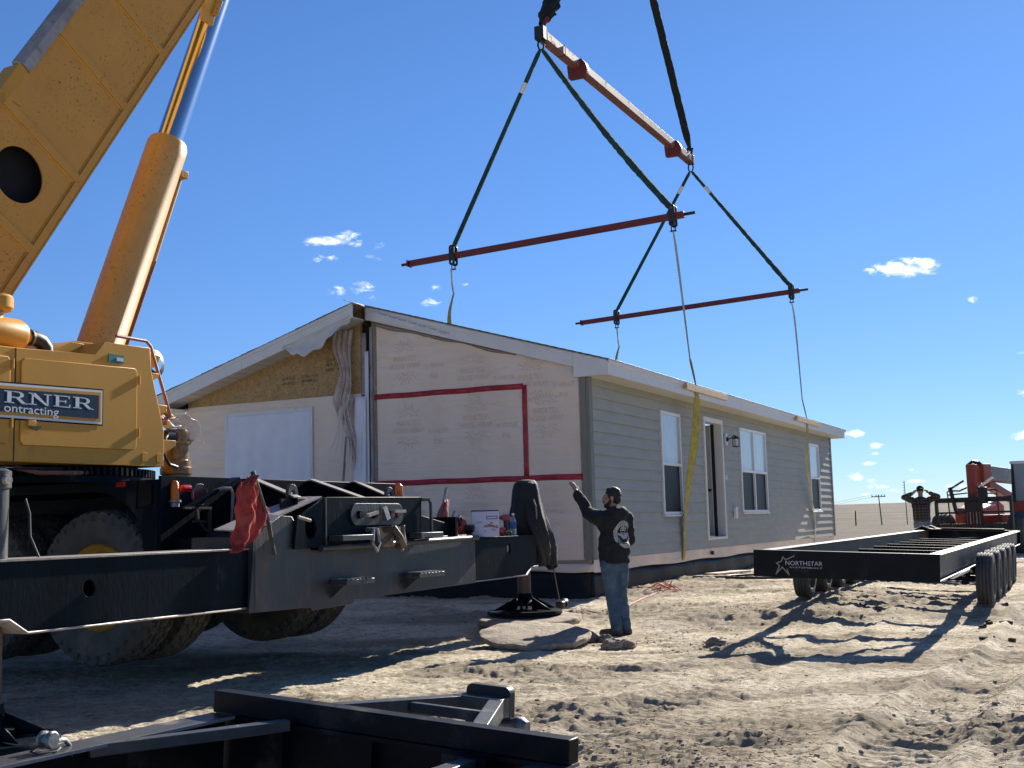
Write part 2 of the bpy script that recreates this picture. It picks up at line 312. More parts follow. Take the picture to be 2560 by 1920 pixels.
# ---------------------------------------------------------------- geometry helpers
def V(*a): return Vector(a)
class MB:
    def __init__(s): s.v = []; s.f = []
    def add(s, vs, fs):
        o = len(s.v); s.v += [tuple(x) for x in vs]; s.f += [tuple(i+o for i in f) for f in fs]; return s
    def box(s, x0, x1, y0, y1, z0, z1):
        vs = [(x, y, z) for z in (z0, z1) for y in (y0, y1) for x in (x0, x1)]
        return s.add(vs, [(0,2,3,1),(4,5,7,6),(0,1,5,4),(1,3,7,5),(3,2,6,7),(2,0,4,6)])
    def obox(s, c, size, R):
        h = [q/2 for q in size]; c = Vector(c)
        vs = [c+R@V(a*h[0], b*h[1], d*h[2]) for d in (-1,1) for b in (-1,1) for a in (-1,1)]
        return s.add(vs, [(0,2,3,1),(4,5,7,6),(0,1,5,4),(1,3,7,5),(3,2,6,7),(2,0,4,6)])
    def bar(s, p, q, w, h, up=(0,0,1)):
        p, q = Vector(p), Vector(q); d = (q-p); l = d.length; d.normalize(); up = Vector(up)
        sd = d.cross(up)
        if sd.length < 1e-4: sd = d.cross(V(1,0,0))
        sd.normalize(); u = sd.cross(d)
        R = Matrix((d, sd, u)).transposed()
        return s.obox((p+q)/2, (l, w, h), R)
    def tube(s, pts, r, n=10, cap=True, closed=False):
        pts = [Vector(p) for p in pts]; k = len(pts)
        rs = r if isinstance(r, (list, tuple)) else [r]*k
        vs = []; prev = None
        for i, p in enumerate(pts):
            a = pts[(i-1) % k] if (i > 0 or closed) else p; b = pts[(i+1) % k] if (i < k-1 or closed) else p
            d = (b-a).normalized()
            if prev is None:
                ref = V(0,0,1) if abs(d.z) < .9 else V(1,0,0); e = d.cross(ref).normalized()
            else: e = (prev-d*prev.dot(d)).normalized()
            prev = e; g = d.cross(e)
            vs += [p+(e*cos(2*pi*j/n)+g*sin(2*pi*j/n))*rs[i] for j in range(n)]
        fs = []
        for i in range(k if closed else k-1):
            i2 = (i+1) % k
            fs += [(i*n+j, i*n+(j+1) % n, i2*n+(j+1) % n, i2*n+j) for j in range(n)]
        if cap and not closed: fs += [tuple(range(n))[::-1], tuple((k-1)*n+j for j in range(n))]
        return s.add(vs, fs)
    def cyl(s, p, q, r, r2=None, n=24): return s.tube([p, q], [r, r if r2 is None else r2], n)
    def lathe(s, prof, c, axis=(0,0,1), n=32):
        ax = Vector(axis).normalized(); ref = V(0,0,1) if abs(ax.z) < .9 else V(1,0,0)
        e = ax.cross(ref).normalized(); g = ax.cross(e); c = Vector(c)
        vs = [c+ax*h+(e*cos(2*pi*j/n)+g*sin(2*pi*j/n))*max(r, 1e-4) for r, h in prof for j in range(n)]
        fs = [(i*n+j, i*n+(j+1) % n, (i+1)*n+(j+1) % n, (i+1)*n+j) for i in range(len(prof)-1) for j in range(n)]
        return s.add(vs, fs)
    def plate(s, outer, holes, fr, th):
        """polygon (2D) with holes; fr(u,v,w) maps to 3D, thickness along w from 0 to th"""
        loops = [outer]+list(holes); flat = [p for l in loops for p in l]
        tris = tessellate_polygon([[V(p[0], p[1], 0) for p in l] for l in loops]); n = len(flat)
        vs = [fr(p[0], p[1], 0) for p in flat]+[fr(p[0], p[1], th) for p in flat]
        fs = [tuple(t) for t in tris]+[tuple(i+n for i in reversed(t)) for t in tris]
        o = 0
        for l in loops:
            k = len(l); fs += [(o+i, o+(i+1) % k, o+(i+1) % k+n, o+i+n) for i in range(k)]; o += k
        return s.add(vs, fs)
    def ell(s, c, r, R=None, nu=14, nv=9):
        R = R or Matrix.Identity(3); c = Vector(c); vs = []; 
        for i in range(nv+1):
            t = pi*i/nv
            for j in range(nu):
                a = 2*pi*j/nu; vs.append(c+R@V(r[0]*sin(t)*cos(a), r[1]*sin(t)*sin(a), r[2]*cos(t)))
        return s.add(vs, [(i*nu+j, (i+1)*nu+j, (i+1)*nu+(j+1) % nu, i*nu+(j+1) % nu) for i in range(nv) for j in range(nu)])
    def grid(s, P, nu, nv):
        vs = [P(i/nu, j/nv) for i in range(nu+1) for j in range(nv+1)]
        return s.add(vs, [(i*(nv+1)+j, (i+1)*(nv+1)+j, (i+1)*(nv+1)+j+1, i*(nv+1)+j+1) for i in range(nu) for j in range(nv)])
    def build(s, name, m, parent=None, bevel=0, solid=0, flat=False, ang=35):
        if len(s.f) <= 2: flat = True
        me = bpy.data.meshes.new(name); me.from_pydata(s.v, [], s.f)
        bm = bmesh.new(); bm.from_mesh(me)
        bmesh.ops.remove_doubles(bm, verts=bm.verts, dist=1e-5) if len(bm.verts) < 200000 else None
        bmesh.ops.recalc_face_normals(bm, faces=bm.faces); bm.to_mesh(me); bm.free()
        if not flat:
            me.shade_smooth()
            try: me.set_sharp_from_angle(angle=radians(ang))
            except Exception: pass
        me.materials.append(m)
        o = bpy.data.objects.new(name, me); COL.objects.link(o)
        if parent: o.parent = parent
        if solid: md = o.modifiers.new('s', 'SOLIDIFY'); md.thickness = solid; md.offset = 0
        if bevel: md = o.modifiers.new('b', 'BEVEL'); md.width = bevel; md.segments = 2; md.limit_method = 'ANGLE'; md.angle_limit = radians(40)
        return o
def tag(o, label=None, cat=None, group=None, kind=None):
    if label: o['label'] = label
    if cat: o['category'] = cat
    if group: o['group'] = group
    if kind: o['kind'] = kind
    return o
def empty(name, loc=(0,0,0), rz=0, label=None, cat=None, group=None):
    o = bpy.data.objects.new(name, None); COL.objects.link(o); o.location = loc; o.rotation_euler = (0,0,rz); o.empty_display_size = .3
    return tag(o, label, cat, group)
def copy_tree(o, parent=None):
    c = o.copy(); COL.objects.link(c)
    if parent: c.parent = parent
    for ch in list(o.children): copy_tree(ch, c)
    return c
def circ(cx, cy, r, n=28, ry=None, rev=False):
    pts = [(cx+r*cos(2*pi*i/n), cy+(ry or r)*sin(2*pi*i/n)) for i in range(n)]
    return pts[::-1] if rev else pts
def rrect(x0, x1, y0, y1, r, n=5):
    pts = []
    for cx, cy, a0 in ((x1-r, y0+r, -90), (x1-r, y1-r, 0), (x0+r, y1-r, 90), (x0+r, y0+r, 180)):
        pts += [(cx+r*cos(radians(a0+90*i/n)), cy+r*sin(radians(a0+90*i/n))) for i in range(n+1)]
    return pts
def text_polys(string, height, width=None, bold=0.0):
    cu = bpy.data.curves.new('t', 'FONT'); cu.body = string; cu.size = 1; cu.offset = bold; cu.resolution_u = 3
    o = bpy.data.objects.new('t', cu); COL.objects.link(o); bpy.context.view_layer.update()
    me = bpy.data.meshes.new_from_object(o.evaluated_get(bpy.context.evaluated_depsgraph_get()))
    vs = [v.co.copy() for v in me.vertices]; fs = [tuple(p.vertices) for p in me.polygons]
    bpy.data.objects.remove(o); bpy.data.curves.remove(cu); bpy.data.meshes.remove(me)
    x0 = min(v.x for v in vs); x1 = max(v.x for v in vs)
    caps = .70
    sy = height/caps; sx = (width/(x1-x0)) if width else sy
    return [((v.x-x0)*sx, v.y*sy) for v in vs], fs
def text(string, height, fr, m, parent, width=None, name='lettering', bold=0.0):
    vs, fs = text_polys(string, height, width, bold)
    mb = MB(); mb.add([fr(x, y, 0) for x, y in vs], fs); return mb.build(name, m, parent, flat=True)
def ribbon(mb, pts, wdirs, widths, th=.006, sub=6):
    """flat strap along points (catmull-rom), width direction per point"""
    P = [Vector(p) for p in pts]; W = [Vector(w).normalized() for w in wdirs]; n = len(P); rows = []
    for i in range(n-1):
        p0 = P[max(i-1,0)]; p1 = P[i]; p2 = P[i+1]; p3 = P[min(i+2,n-1)]
        for k in range(sub+(1 if i == n-2 else 0)):
            t = k/sub; c = .5*((2*p1)+(p2-p0)*t+(2*p0-5*p1+4*p2-p3)*t*t+(3*p1-p0-3*p2+p3)*t**3)
            tan_ = ((p2-p1)*1.0); w = (W[i]*(1-t)+W[i+1]*t).normalized(); nn = tan_.cross(w).normalized()
            hw = (widths[i]*(1-t)+widths[i+1]*t)/2
            rows.append([c-w*hw-nn*th/2, c+w*hw-nn*th/2, c+w*hw+nn*th/2, c-w*hw+nn*th/2])
    vs = [v for r in rows for v in r]; k = len(rows)
    fs = [(i*4+j, i*4+(j+1) % 4, (i+1)*4+(j+1) % 4, (i+1)*4+j) for i in range(k-1) for j in range(4)]+[(0,1,2,3), (4*k-1,4*k-2,4*k-3,4*k-4)]
    return mb.add(vs, fs)
def remesh(mb, name, m, parent, voxel=.012, smooth=4, noise=0., nsc=8., disp=None):
    me = bpy.data.meshes.new('tmp'); me.from_pydata(mb.v, [], mb.f)
    bm = bmesh.new(); bm.from_mesh(me); bmesh.ops.remove_doubles(bm, verts=bm.verts, dist=1e-5); bmesh.ops.recalc_face_normals(bm, faces=bm.faces); bm.to_mesh(me); bm.free()
    o = bpy.data.objects.new('tmp', me); COL.objects.link(o)
    r = o.modifiers.new('r', 'REMESH'); r.mode = 'VOXEL'; r.voxel_size = voxel
    if smooth: s = o.modifiers.new('s', 'SMOOTH'); s.iterations = smooth; s.factor = .5
    bpy.context.view_layer.update()
    m2 = bpy.data.meshes.new_from_object(o.evaluated_get(bpy.context.evaluated_depsgraph_get()))
    bpy.data.objects.remove(o); bpy.data.meshes.remove(me)
    if noise:
        n = len(m2.vertices); co = np.empty(n*3); m2.vertices.foreach_get('co', co); co = co.reshape(-1,3)
        nr = np.empty(n*3); m2.vertices.foreach_get('normal', nr); nr = nr.reshape(-1,3)
        d = fbm2(co[:,0]*nsc+co[:,1]*nsc*.8, co[:,2]*nsc*1.3+co[:,1]*3, 3)-.5
        co += nr*(d*noise)[:,None]; m2.vertices.foreach_set('co', co.ravel()); m2.update()
    m2.shade_smooth(); m2.name = name; m2.materials.append(m)
    ob = bpy.data.objects.new(name, m2); COL.objects.link(ob)
    if parent: ob.parent = parent
    return ob
def rcone(mb, p, q, r1, r2, n=14, sy=1.0, side=None):
    """rounded tapered limb; sy flattens"""
    p, q = Vector(p), Vector(q); d = (q-p).normalized()
    pts = [p-d*r1*.85, p-d*r1*.5, p, q, q+d*r2*.5, q+d*r2*.85]; mb.tube(pts, [r1*.45, r1*.85, r1, r2, r2*.85, r2*.45], n)
    return mb

# vectorised value noise
def _hash(ix, iy, seed):
    h = (ix*374761393+iy*668265263+seed*974634777) & 0x7fffffff
    h = ((h ^ (h >> 13))*1274126177) & 0x7fffffff
    return ((h ^ (h >> 16)) & 0xffff)/65535.
def vnoise(x, y, seed=0):
    ix = np.floor(x).astype(np.int64); iy = np.floor(y).astype(np.int64); fx = x-ix; fy = y-iy
    fx = fx*fx*fx*(fx*(fx*6-15)+10); fy = fy*fy*fy*(fy*(fy*6-15)+10)
    a = _hash(ix, iy, seed); b = _hash(ix+1, iy, seed); c = _hash(ix, iy+1, seed); d = _hash(ix+1, iy+1, seed)
    return a+(b-a)*fx+(c-a)*fy+(a-b-c+d)*fx*fy
def fbm2(x, y, o=4, seed=0, g=.5):
    s = 0; a = 1; t = 0
    for i in range(o): s = s+a*vnoise(x*2**i+i*17.3, y*2**i-i*9.1, seed+i); t += a; a *= g
    return s/t

AL = radians(25.976)
RZ = pi/2-AL                       # local x runs along the house's long side
SD = V(sin(AL), cos(AL), 0); TD = V(-cos(AL), sin(AL), 0)
C0 = V(1.156, 18.3, .773)

# ---------------------------------------------------------------- ground
def base_h(x, y):
    x = np.asarray(x, float); y = np.asarray(y, float)
    h = np.interp(y, [-50, 9, 14.5, 15.2, 18, 24, 40, 90, 150, 250, 330, 600, 1500], [0, 0, .0, .08, .16, .26, .2, -.4, -.35, 2.4, 2.7, 1.5, 1.0])
    s = np.clip((y-12.5)/3, 0, 1)*np.clip((x-1.2)/1.5, 0, 1)*np.clip((7-x)/3, 0, 1)*np.clip((24-y)/5, 0, 1)
    h = h+.09*s
    far = np.clip((y-100)/150, 0, 1)
    h = h+far*(1.2*np.sin(x/61.+.7)+.5*np.sin(x/23.+y/90.))
    return h
def churn(x, y):
    return np.clip(fbm2(x*.40+3, y*1.05, 4, 5, .6)*4.2-1.75, 0, 1.3)
def ground_h(x, y, full=False):
    h = base_h(x, y)
    near = np.clip((55-y)/15, 0, 1)
    rough = .22+1.1*churn(x, y)
    def blob(cx, cy, rx, ry): return np.exp(-(((x-cx)/rx)**2+((y-cy)/ry)**2))
    rough = rough+1.0*blob(.75, 6.9, .55, .45)+1.0*blob(3.0, 7.2, .35, .8)+1.2*blob(3.2, 15.2, .9, 1.0)+.9*blob(-.6, 16.3, 2.2, .8)+.7*blob(1.9, 16.6, .5, .6)
    under = np.clip(-(x+1.0)/1.5, 0, 1); rough = rough*(1-.45*under)
    if full: return rough
    a = 1-np.abs(2*fbm2(x*1.6+.8*y, y*2.1, 4, 11)-1); b = fbm2(x*5+2*np.sin(y), y*6.5, 4, 23); c = 1-np.abs(2*fbm2(x*6.5+1.5*y, y*17, 3, 31)-1)
    d = fbm2(x*.7, y*.7, 3, 41); e_ = 1-np.abs(2*fbm2(x*12+3*b, y*34, 2, 51)-1)
    flat = 1-.85*blob(1.15, 14.4, .45, .5)-.6*blob(.15, 13.6, .6, .7); flat = np.clip(flat, .1, 1)*(1-.35*blob(3.0, 12.0, 1.4, 1.6))
    h = h+near*flat*((a-.6)*.045*rough+(b-.5)*.050*rough+(c-.6)*.034*np.clip(rough, .7, 2)+(e_-.6)*.020+(d-.5)*.07)
    # wheel and cleat tracks
    for (x0, y0, wdt, dep) in ((1.9, 6.5, .26, .055), (3.15, 6.6, .26, .05), (5.2, 9.5, .24, .05), (.6, 8.2, .2, .025), (4.3, 9.2, .2, .035)):
        dx, dy = sin(radians(28.5)), cos(radians(28.5)); px = x-x0; py = y-y0
        across = px*dy-py*dx+.06*np.sin(py*.9); along = px*dx+py*dy
        f = np.exp(-(across/wdt)**4); bars = np.sin(along*52+np.abs(across)*9)
        h = h+near*f*(-dep+.011*bars)*(y < 16)*(y > 2)+near*np.exp(-((np.abs(across)-wdt*1.35)/.07)**2)*dep*.7*(y < 16)
    for k in range(70):
        cx = random.uniform(-3, 8); cy = random.uniform(6, 17); r = random.uniform(.06, .16)
        q = ((x-cx)/r)**2+((y-cy)/(r*1.8))**2
        h = np.where(q < 6, h-near*.014*np.exp(-q)+near*.008*np.exp(-(q-1.6)**2), h)
    # soil banked against the foundation
    px = x-C0.x; py = y-C0.y; t = px*TD.x+py*TD.y; s = px*SD.x+py*SD.y
    return h
_g = None
def build_ground():
    ys = list(np.linspace(-25, 4.6, 26)); y = 4.7
    while y < 48: ys.append(y); y *= 1.0036
    while y < 1600: ys.append(y); y *= 1.03
    ys = np.array(ys)
    u = np.concatenate([-np.geomspace(6, .505, 34), np.linspace(-.5, .5, 860), np.geomspace(.505, 6, 34)])
    U, Y = np.meshgrid(u, ys); X = U*np.maximum(Y, 4.6)
    st = random.getstate(); random.seed(3); Z = ground_h(X, Y); random.setstate(st)
    nr, nc = X.shape; n = nr*nc
    co = np.stack([X, Y, Z], -1).reshape(-1, 3).astype(np.float32)
    idx = np.arange(n).reshape(nr, nc)
    q = np.stack([idx[:-1, :-1], idx[:-1, 1:], idx[1:, 1:], idx[1:, :-1]], -1).reshape(-1).astype(np.int32)
    me = bpy.data.meshes.new('ground'); me.vertices.add(n); me.vertices.foreach_set('co', co.ravel())
    nf = len(q)//4; me.loops.add(nf*4); me.loops.foreach_set('vertex_index', q)
    me.polygons.add(nf); me.polygons.foreach_set('loop_start', np.arange(0, nf*4, 4, dtype=np.int32)); me.polygons.foreach_set('loop_total', np.full(nf, 4, dtype=np.int32))
    me.update(calc_edges=True); me.shade_smooth(); me.materials.append(m_ground)
    at = me.attributes.new('churn', 'FLOAT', 'POINT'); at.data.foreach_set('value', ground_h(X, Y, True).ravel().astype(np.float32))
    o = bpy.data.objects.new('ground', me); COL.objects.link(o); tag(o, kind='structure')
    return o
build_ground()
def gz(x, y): return float(base_h(x, y))
def gh(x, y):
    st = random.getstate(); random.seed(3); z = ground_h(np.asarray(x, float), np.asarray(y, float)); random.setstate(st); return z

# ---------------------------------------------------------------- house
def house():
    half = lambda nm, lab: empty(nm, C0, RZ, lab, 'house module')
    hr = half('house_half', 'right half of the modular house with grey lap siding, hung in the yellow lifting slings')
    hl = half('house_half', 'left half of the modular house with bare strand board gable and plastic covered opening')
    Ls, Wd, Hs = 18.2, 3.9, 2.79
    ro = lambda t: 3.03+(t+.36)*.292          # roof deck underside line of right half (top of fascia)
    # openings on side wall: s0,s1,z0,z1
    OP = [(3.27, 4.36, .66, 2.51), (5.87, 7.08, .19, 2.53), (8.44, 10.64, .685, 2.515), (15.27, 16.43, .70, 2.51)]
    MB().box(.03, Ls-.03, .03, .12, -.05, Hs).build('wall_core', m_wrap, hr) if False else None
    # wall core with real openings
    fr = lambda u, v, w: V(u, .02+w, v)
    holes = [[(a, c), (a, d), (b, d), (b, c)] for a, b, c, d in OP]
    MB().plate([(0.0, -.17), (Ls, -.17), (Ls, Hs), (0.0, Hs)], holes, fr, .13).build('side_wall', m_wrap, hr)
    MB().box(0.0, Ls, Wd-.1, Wd, -.17, 4.05).build('marriage_wall', m_oldwood, hr)
    MB().box(.2, Ls-.2, .2, Wd-.2, -.16, -.05).build('floor', m_oldwood, hr)
    # lap siding, each course cut at the openings and at butt joints
    exp = .178; nrow = 16; joints = {}
    for r in range(nrow):
        z0 = r*exp; z1 = min(z0+exp+.03, Hs)
        if z0 > Hs-.03: break
        cuts = [(.1, Ls-.1)]
        for a, b, c, d in OP:
            if z0 < d-.02 and z0+exp > c-.03+.05:
                new = []
                for p, q in cuts:
                    if p < a-.01 and q > b+.01: new += [(p, a-.004), (b+.004, q)]
                    else: new.append((p, q))
                cuts = new
        segs = []
        for p, q in cuts:
            x = p
            js = [3.66*k+(1.83 if r % 2 else .6)+(r*37 % 5)*.21 for k in range(0, 6)]
            for j in js:
                if x+.4 < j < q-.4: segs.append((x, j-.0015)); x = j+.0015
            segs.append((x, q))
        parts_ = [(p, q, z0, z1) for p, q in segs]
        for a, b, c, d in OP:
            if z0+.02 < c-.035 < z0+exp: parts_.append((a-.004, b+.004, z0, c-.035))
            if z0+.01 < d+.004 < z0+exp-.01: parts_.append((a-.004, b+.004, d+.004, z1))
        for p, q, z0_, z1 in parts_:
            jig = random.uniform(-.0012, .0012)
            zz = z0_+jig
            mb = MB(); vs = []
            for s in (p, q): vs += [(s, -.030, zz), (s, .0, zz), (s, .018, z1), (s, .008, z1), (s, -.022+.0, zz+.004)]
            prof = [(-.026, zz), (0.012, zz), (.016, z1), (.004, z1)]
            vs = [(s, a, b) for s in (p, q) for a, b in prof]
            mb.add(vs, [(0,1,2,3), (7,6,5,4), (0,4,5,1), (1,5,6,2), (2,6,7,3), (3,7,4,0)]).build('siding_board', m_siding, hr, flat=True)
    # corner boards
    MB().box(-.03, .10, -.034, .018, 0, Hs).build('corner_board', m_corner, hr, .003)
    MB().box(-.034, -.002, .02, .11, 0, Hs+.1).build('corner_board', m_corner, hr, .003)
    MB().box(Ls-.10, Ls+.02, -.034, .018, 0, Hs).build('corner_board', m_corner, hr, .003)
    # rim wrap below siding
    MB().grid(lambda u, v: V(u*Ls, -.006-.004*v+.004*sin(u*70+v*2)*v, -.004-.185*v-.012*sin(u*37)*v), 120, 4).build('rim_wrap', m_wrap, hr)
    # eave: fascia, soffit
    EO = -.36
    for k in range(5):
        a = -.08+k*3.72; b = min(a+3.715, Ls+.42)
        MB().box(a, b, EO-.02, EO, 2.79, 3.0).build('fascia_board', m_white, hr, .003)
    MB().box(-.08, Ls+.42, EO-.045, EO-.02, 2.965, 3.035).build('drip_edge', m_white, hr, .003)
    MB().box(-.07, Ls+.42, EO, .06, 2.79, 2.80).build('soffit', m_soffit, hr)
    # gable fascia right half (rake) as boards following the slope
    def rake(t0, t1, h0, name='rake_board', m=m_white, s0=-.08, s1=-.055, f=None, par=hr, th=.24, z_off=0):
        f = f or ro
        vs = [(s, t, z) for s in (s0, s1) for t, z in ((t0, f(t0)-th+z_off), (t1, f(t1)-th+z_off), (t1, f(t1)+z_off), (t0, f(t0)+z_off))]
        return MB().add(vs, [(0,1,2,3), (7,6,5,4), (0,4,5,1), (1,5,6,2), (2,6,7,3), (3,7,4,0)]).build(name, m, par, .003)
    MB().plate([(EO, 2.785), (.19, 2.785), (.19, ro(.19)), (EO, ro(EO))], [], lambda u, v, w: V(-.09+w, u, v), .03).build('eave_return', m_white, hr, .003); rake(.195, 3.1, 0); rake(3.105, 3.96, 0)
    MB().box(-.078, .0, EO, .19, 2.785, 2.80).build('soffit', m_soffit, hr)
    # roof deck and shingle courses
    def roof(par, t_in, t_out, s0, f, name):
        sg = 1 if t_out > t_in else -1
        vs = [(s, t, f(t)+dz) for s in (s0, Ls+.42) for t, dz in ((t_out, -.02), (t_in, -.02), (t_in, .0), (t_out, .0))]
        MB().add(vs, [(0,1,2,3), (7,6,5,4), (0,4,5,1), (1,5,6,2), (2,6,7,3), (3,7,4,0)]).build('roof_deck', m_oldwood, par)
        n = int(abs(t_out-t_in)/.145)
        for k in range(n+1):
            a = t_out-sg*.145*k+sg*.02; b = a-sg*.17
            if (b-t_in)*sg < 0: b = t_in
            jx = random.uniform(-.012, .012)
            vs = [(s, t, f(t)+dz) for s in (s0-.02+jx, Ls+.43) for t, dz in ((a, .003), (b, .001), (b, .006), (a, .013))]
            MB().add(vs, [(0,1,2,3), (7,6,5,4), (0,4,5,1), (1,5,6,2), (2,6,7,3), (3,7,4,0)]).build('shingle_course', m_shingle, par, flat=True)
    roof(hr, 3.97, EO-.03, -.09, ro, 'r')
    # gable wall right half
    def gw(par, pts, m, s=0.0, th=.02, name='gable_wall', holes=()):
        return MB().plate(pts, holes, lambda u, v, w: V(s+w, u, v), th).build(name, m, par)
    gw(hr, [(.11, .0), (3.86, .0), (3.86, ro(3.86)-.03), (.11, ro(.11)-.03)], m_wrap, 0, .10)
    MB().box(-.006, .1, .02, 3.86, -.06, .0).build('sill_board', m_oldwood, hr)
    MB().grid(lambda u, v: V(-.008-.012*v*(1+.5*sin(u*21)), -.01+u*3.9, -.055-.12*v-.015*sin(u*17)*v), 40, 3).build('wrap_skirt', m_wrap, hr, solid=.004)
    # sagging wrap edge under the rake, torn film with blue print
    mb = MB(); mb.grid(lambda u, v: V(-.012-.03*sin(v*pi)+.006*sin(u*40), 1.2+u*2.66, ro(1.2+u*2.66)-.235-v*(.03+.035*sin(u*9)**2+.03*(u > .6)*u)), 60, 4); mb.build('torn_wrap_edge', m_oldwood, hr, solid=.004)
    mb = MB(); mb.grid(lambda u, v: V(-.084-.006*sin(u*23+v*3), 2.35+u*1.63, ro(2.35+u*1.63)-.03-(.05+.16*u)*(1-v)-.0+.012*sin(u*50)*(1-v)-(1-u)*.1), 50, 4).build('torn_film', m_white, hr, solid=.003)
    for k in range(7):
        t = 3.68-k*.19; sl = atan2(.292, 1)
        f = lambda x, y, w, t=t: V(-.096-.004*k, t-x*cos(sl), ro(t)-.09-.012*k-x*.292+y)
        text('wrap weather', .028, f, m_blueprint, hr, .165, 'film_lettering')
    # red seam tape
    def tape(t0, z0, t1, z1, w=.088):
        d = V(0, t1-t0, z1-z0); l = d.length; d.normalize(); nrm = V(0, -d.z, d.y); a = V(-.008, t0, z0)
        mb = MB(); n = max(2, int(l/.15))
        mb.grid(lambda u, v: a+d*l*u+nrm*(v-.5)*w+V(-.003*sin(u*n*1.7)*(v-.5), 0, .004*sin(u*n)), n, 2)
        tp = mb.build('seam_tape', m_tape, hr, solid=.002)
        k = int(l/.42)
        vs, fs = text_polys('TAPE SEAM x', .034, .30)
        mb = MB()
        for i in range(k):
            o = a+d*(.06+i*.42)+nrm*(-.02)+V(-.006, 0, 0)
            if d.y > 0:
                o = o+d*.3; mb.add([o-d*x+nrm*y for x, y in vs], fs)
            else: mb.add([o+d*x-nrm*(y-.035) for x, y in vs], fs)
        if k: mb.build('tape_lettering', m_tapeprint, tp, flat=True)['kind'] = 'stuff'
    tape(3.85, 2.735, 1.09, 2.725); tape(1.07, 2.74, 1.07, 1.31); tape(3.85, 1.29, .11, 1.265)
    # printed emblem of the wrap: rays above and below two lines of text
    tv, tf = text_polys('INSULTEX', .088, .44); hv, hf = text_polys('HOUSE WRAP', .088, .58); rv, rf = text_polys('R-VALUE', .075, .36); n6, nf6 = text_polys('R6', .085, .14)
    for (tc_, zc) in ((3.25, 3.28), (1.98, 2.98), (.95, 2.80), (3.2, 2.2), (1.95, 2.22), (.70, 2.25), (1.97, .82), (.72, .80), (3.2, .84)):
        mb = MB(); x_ = -.006
        P = lambda x, y, q=0: V(x_, tc_-x, zc+y)
        mb.add([P(x-.22, y+.02) for x, y in tv], tf); mb.add([P(x-.29, y-.10) for x, y in hv], hf)
        for sgn, cy in ((1, .16), (-1, -.15)):
            for k in range(9):
                a = radians(10+20*k); c_, s_ = cos(a), sin(a)*sgn; r1 = .11; r2 = .19+.05*(k % 2)
                mb.add([P(c_*r1-s_*.008, cy+s_*r1+c_*.008), P(c_*r2-s_*.008, cy+s_*r2+c_*.008), P(c_*r2+s_*.008, cy+s_*r2-c_*.008), P(c_*r1+s_*.008, cy+s_*r1-c_*.008)], [(0,1,2,3)])
            for k in range(12):
                a0, a1 = radians(15*k), radians(15*k+12)
                mb.add([P(cos(q)*r, cy+sin(q)*r*sgn) for q, r in ((a0,.06),(a1,.06),(a1,.075),(a0,.075))], [(0,1,2,3)])
        if tc_ > .8: 
            mb.add([P(x+.38, y-.13) for x, y in rv], rf); mb.add([P(x+.48, y-.30) for x, y in n6], nf6)
        mb.build('wrap_lettering', m_print, hr, flat=True)['kind'] = 'stuff'
    # windows
    def window(s0, s1, z0, z1, cols, par, zm=None):
        w = empty('window'); w.parent = par
        fw = .055; zm = zm or z0+(z1-z0)*.49
        fr2 = lambda u, v, q: V(u, -.045+q, v)
        cw = (s1-s0)/cols; hl_ = []
        for c in range(cols):
            a = s0+c*cw+fw; b = s0+(c+1)*cw-fw*(.55 if c < cols-1 else 1)
            if c > 0: a = s0+c*cw+fw*.55
            hl_ += [[(a, zm+.028), (a, z1-fw), (b, z1-fw), (b, zm+.028)], [(a, z0+fw), (a, zm-.028), (b, zm-.028), (b, z0+fw)]]
        MB().plate([(s0, z0), (s1, z0), (s1, z1), (s0, z1)], hl_, fr2, .10).build('window_frame', m_whitewin, w, .004)
        for i, h in enumerate(hl_):
            (a, c_), (_, d), (b, _), _ = h
            MB().box(a-.005, b+.005, -.012 if i % 2 == 0 else .0, .012, c_-.005, d+.005).build('pane', m_screen if i % 2 == 0 else m_glass_dark, w)
        MB().box(s0-.02, s1+.02, -.07, -.03, z0-.03, z0-.001).build('sill', m_whitewin, w, .003)
        # near-black sheet standing in for the unlit room behind
        MB().box(s0+.02, s1-.02, .06, .07, z0+.02, z1-.02).build('dark_room_sheet', m_darkvoid, w)
    window(*OP[0], 1, hr); window(*OP[2], 2, hr); window(*OP[3], 1, hr)
    # door, open inward, seen edge on in the recess
    d0, d1, z0, z1 = OP[1]
    dr = empty('door'); dr.parent = hr
    MB().plate([(d0-.05, z0-.03), (d1+.05, z0-.03), (d1+.05, z1+.05), (d0-.05, z1+.05)], [[(d0+.03, z0+.02), (d0+.03, z1-.04), (d1-.04, z1-.04), (d1-.04, z0+.02)]], lambda u, v, q: V(u, -.045+q, v), .22).build('door_frame', m_white, dr, .004)
    MB().box(d1-.12, d1-.075, .18, 1.12, z0+.03, z1-.05).build('door_leaf', m_white, dr, .004)
    MB().box(d1-.30, d1-.29, .05, .12, z0+.03, z1-.05).build('weather_strip', m_hose, dr)
    MB().box(d0+.035, d1-.05, -.03, .15, z0+.0, z0+.022).build('sill', m_chain, dr)
    MB().cyl((d1-.14, .22, 1.15), (d1-.20, .22, 1.15), .03).build('handle', m_bracket, dr)
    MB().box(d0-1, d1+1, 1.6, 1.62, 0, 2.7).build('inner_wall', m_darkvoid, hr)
    # wall lamp
    lp = empty('wall_lamp'); lp.parent = hr
    MB().plate(rrect(7.30, 7.46, 2.08, 2.33, .07), [], lambda u, v, q: V(u, -.05+q, v), .03).build('mount_block', m_whitewin, lp)
    MB().lathe([(0, 0), (.05, 0), (.055, .02), (.03, .035), (0, .04)], (7.38, -.05, 2.2), (0, -1, 0)).build('back_plate', m_bracket, lp)
    MB().tube([(7.38, -.08, 2.2), (7.38, -.14, 2.22), (7.38, -.2, 2.27), (7.38, -.24, 2.25)], .011).build('arm', m_bracket, lp)
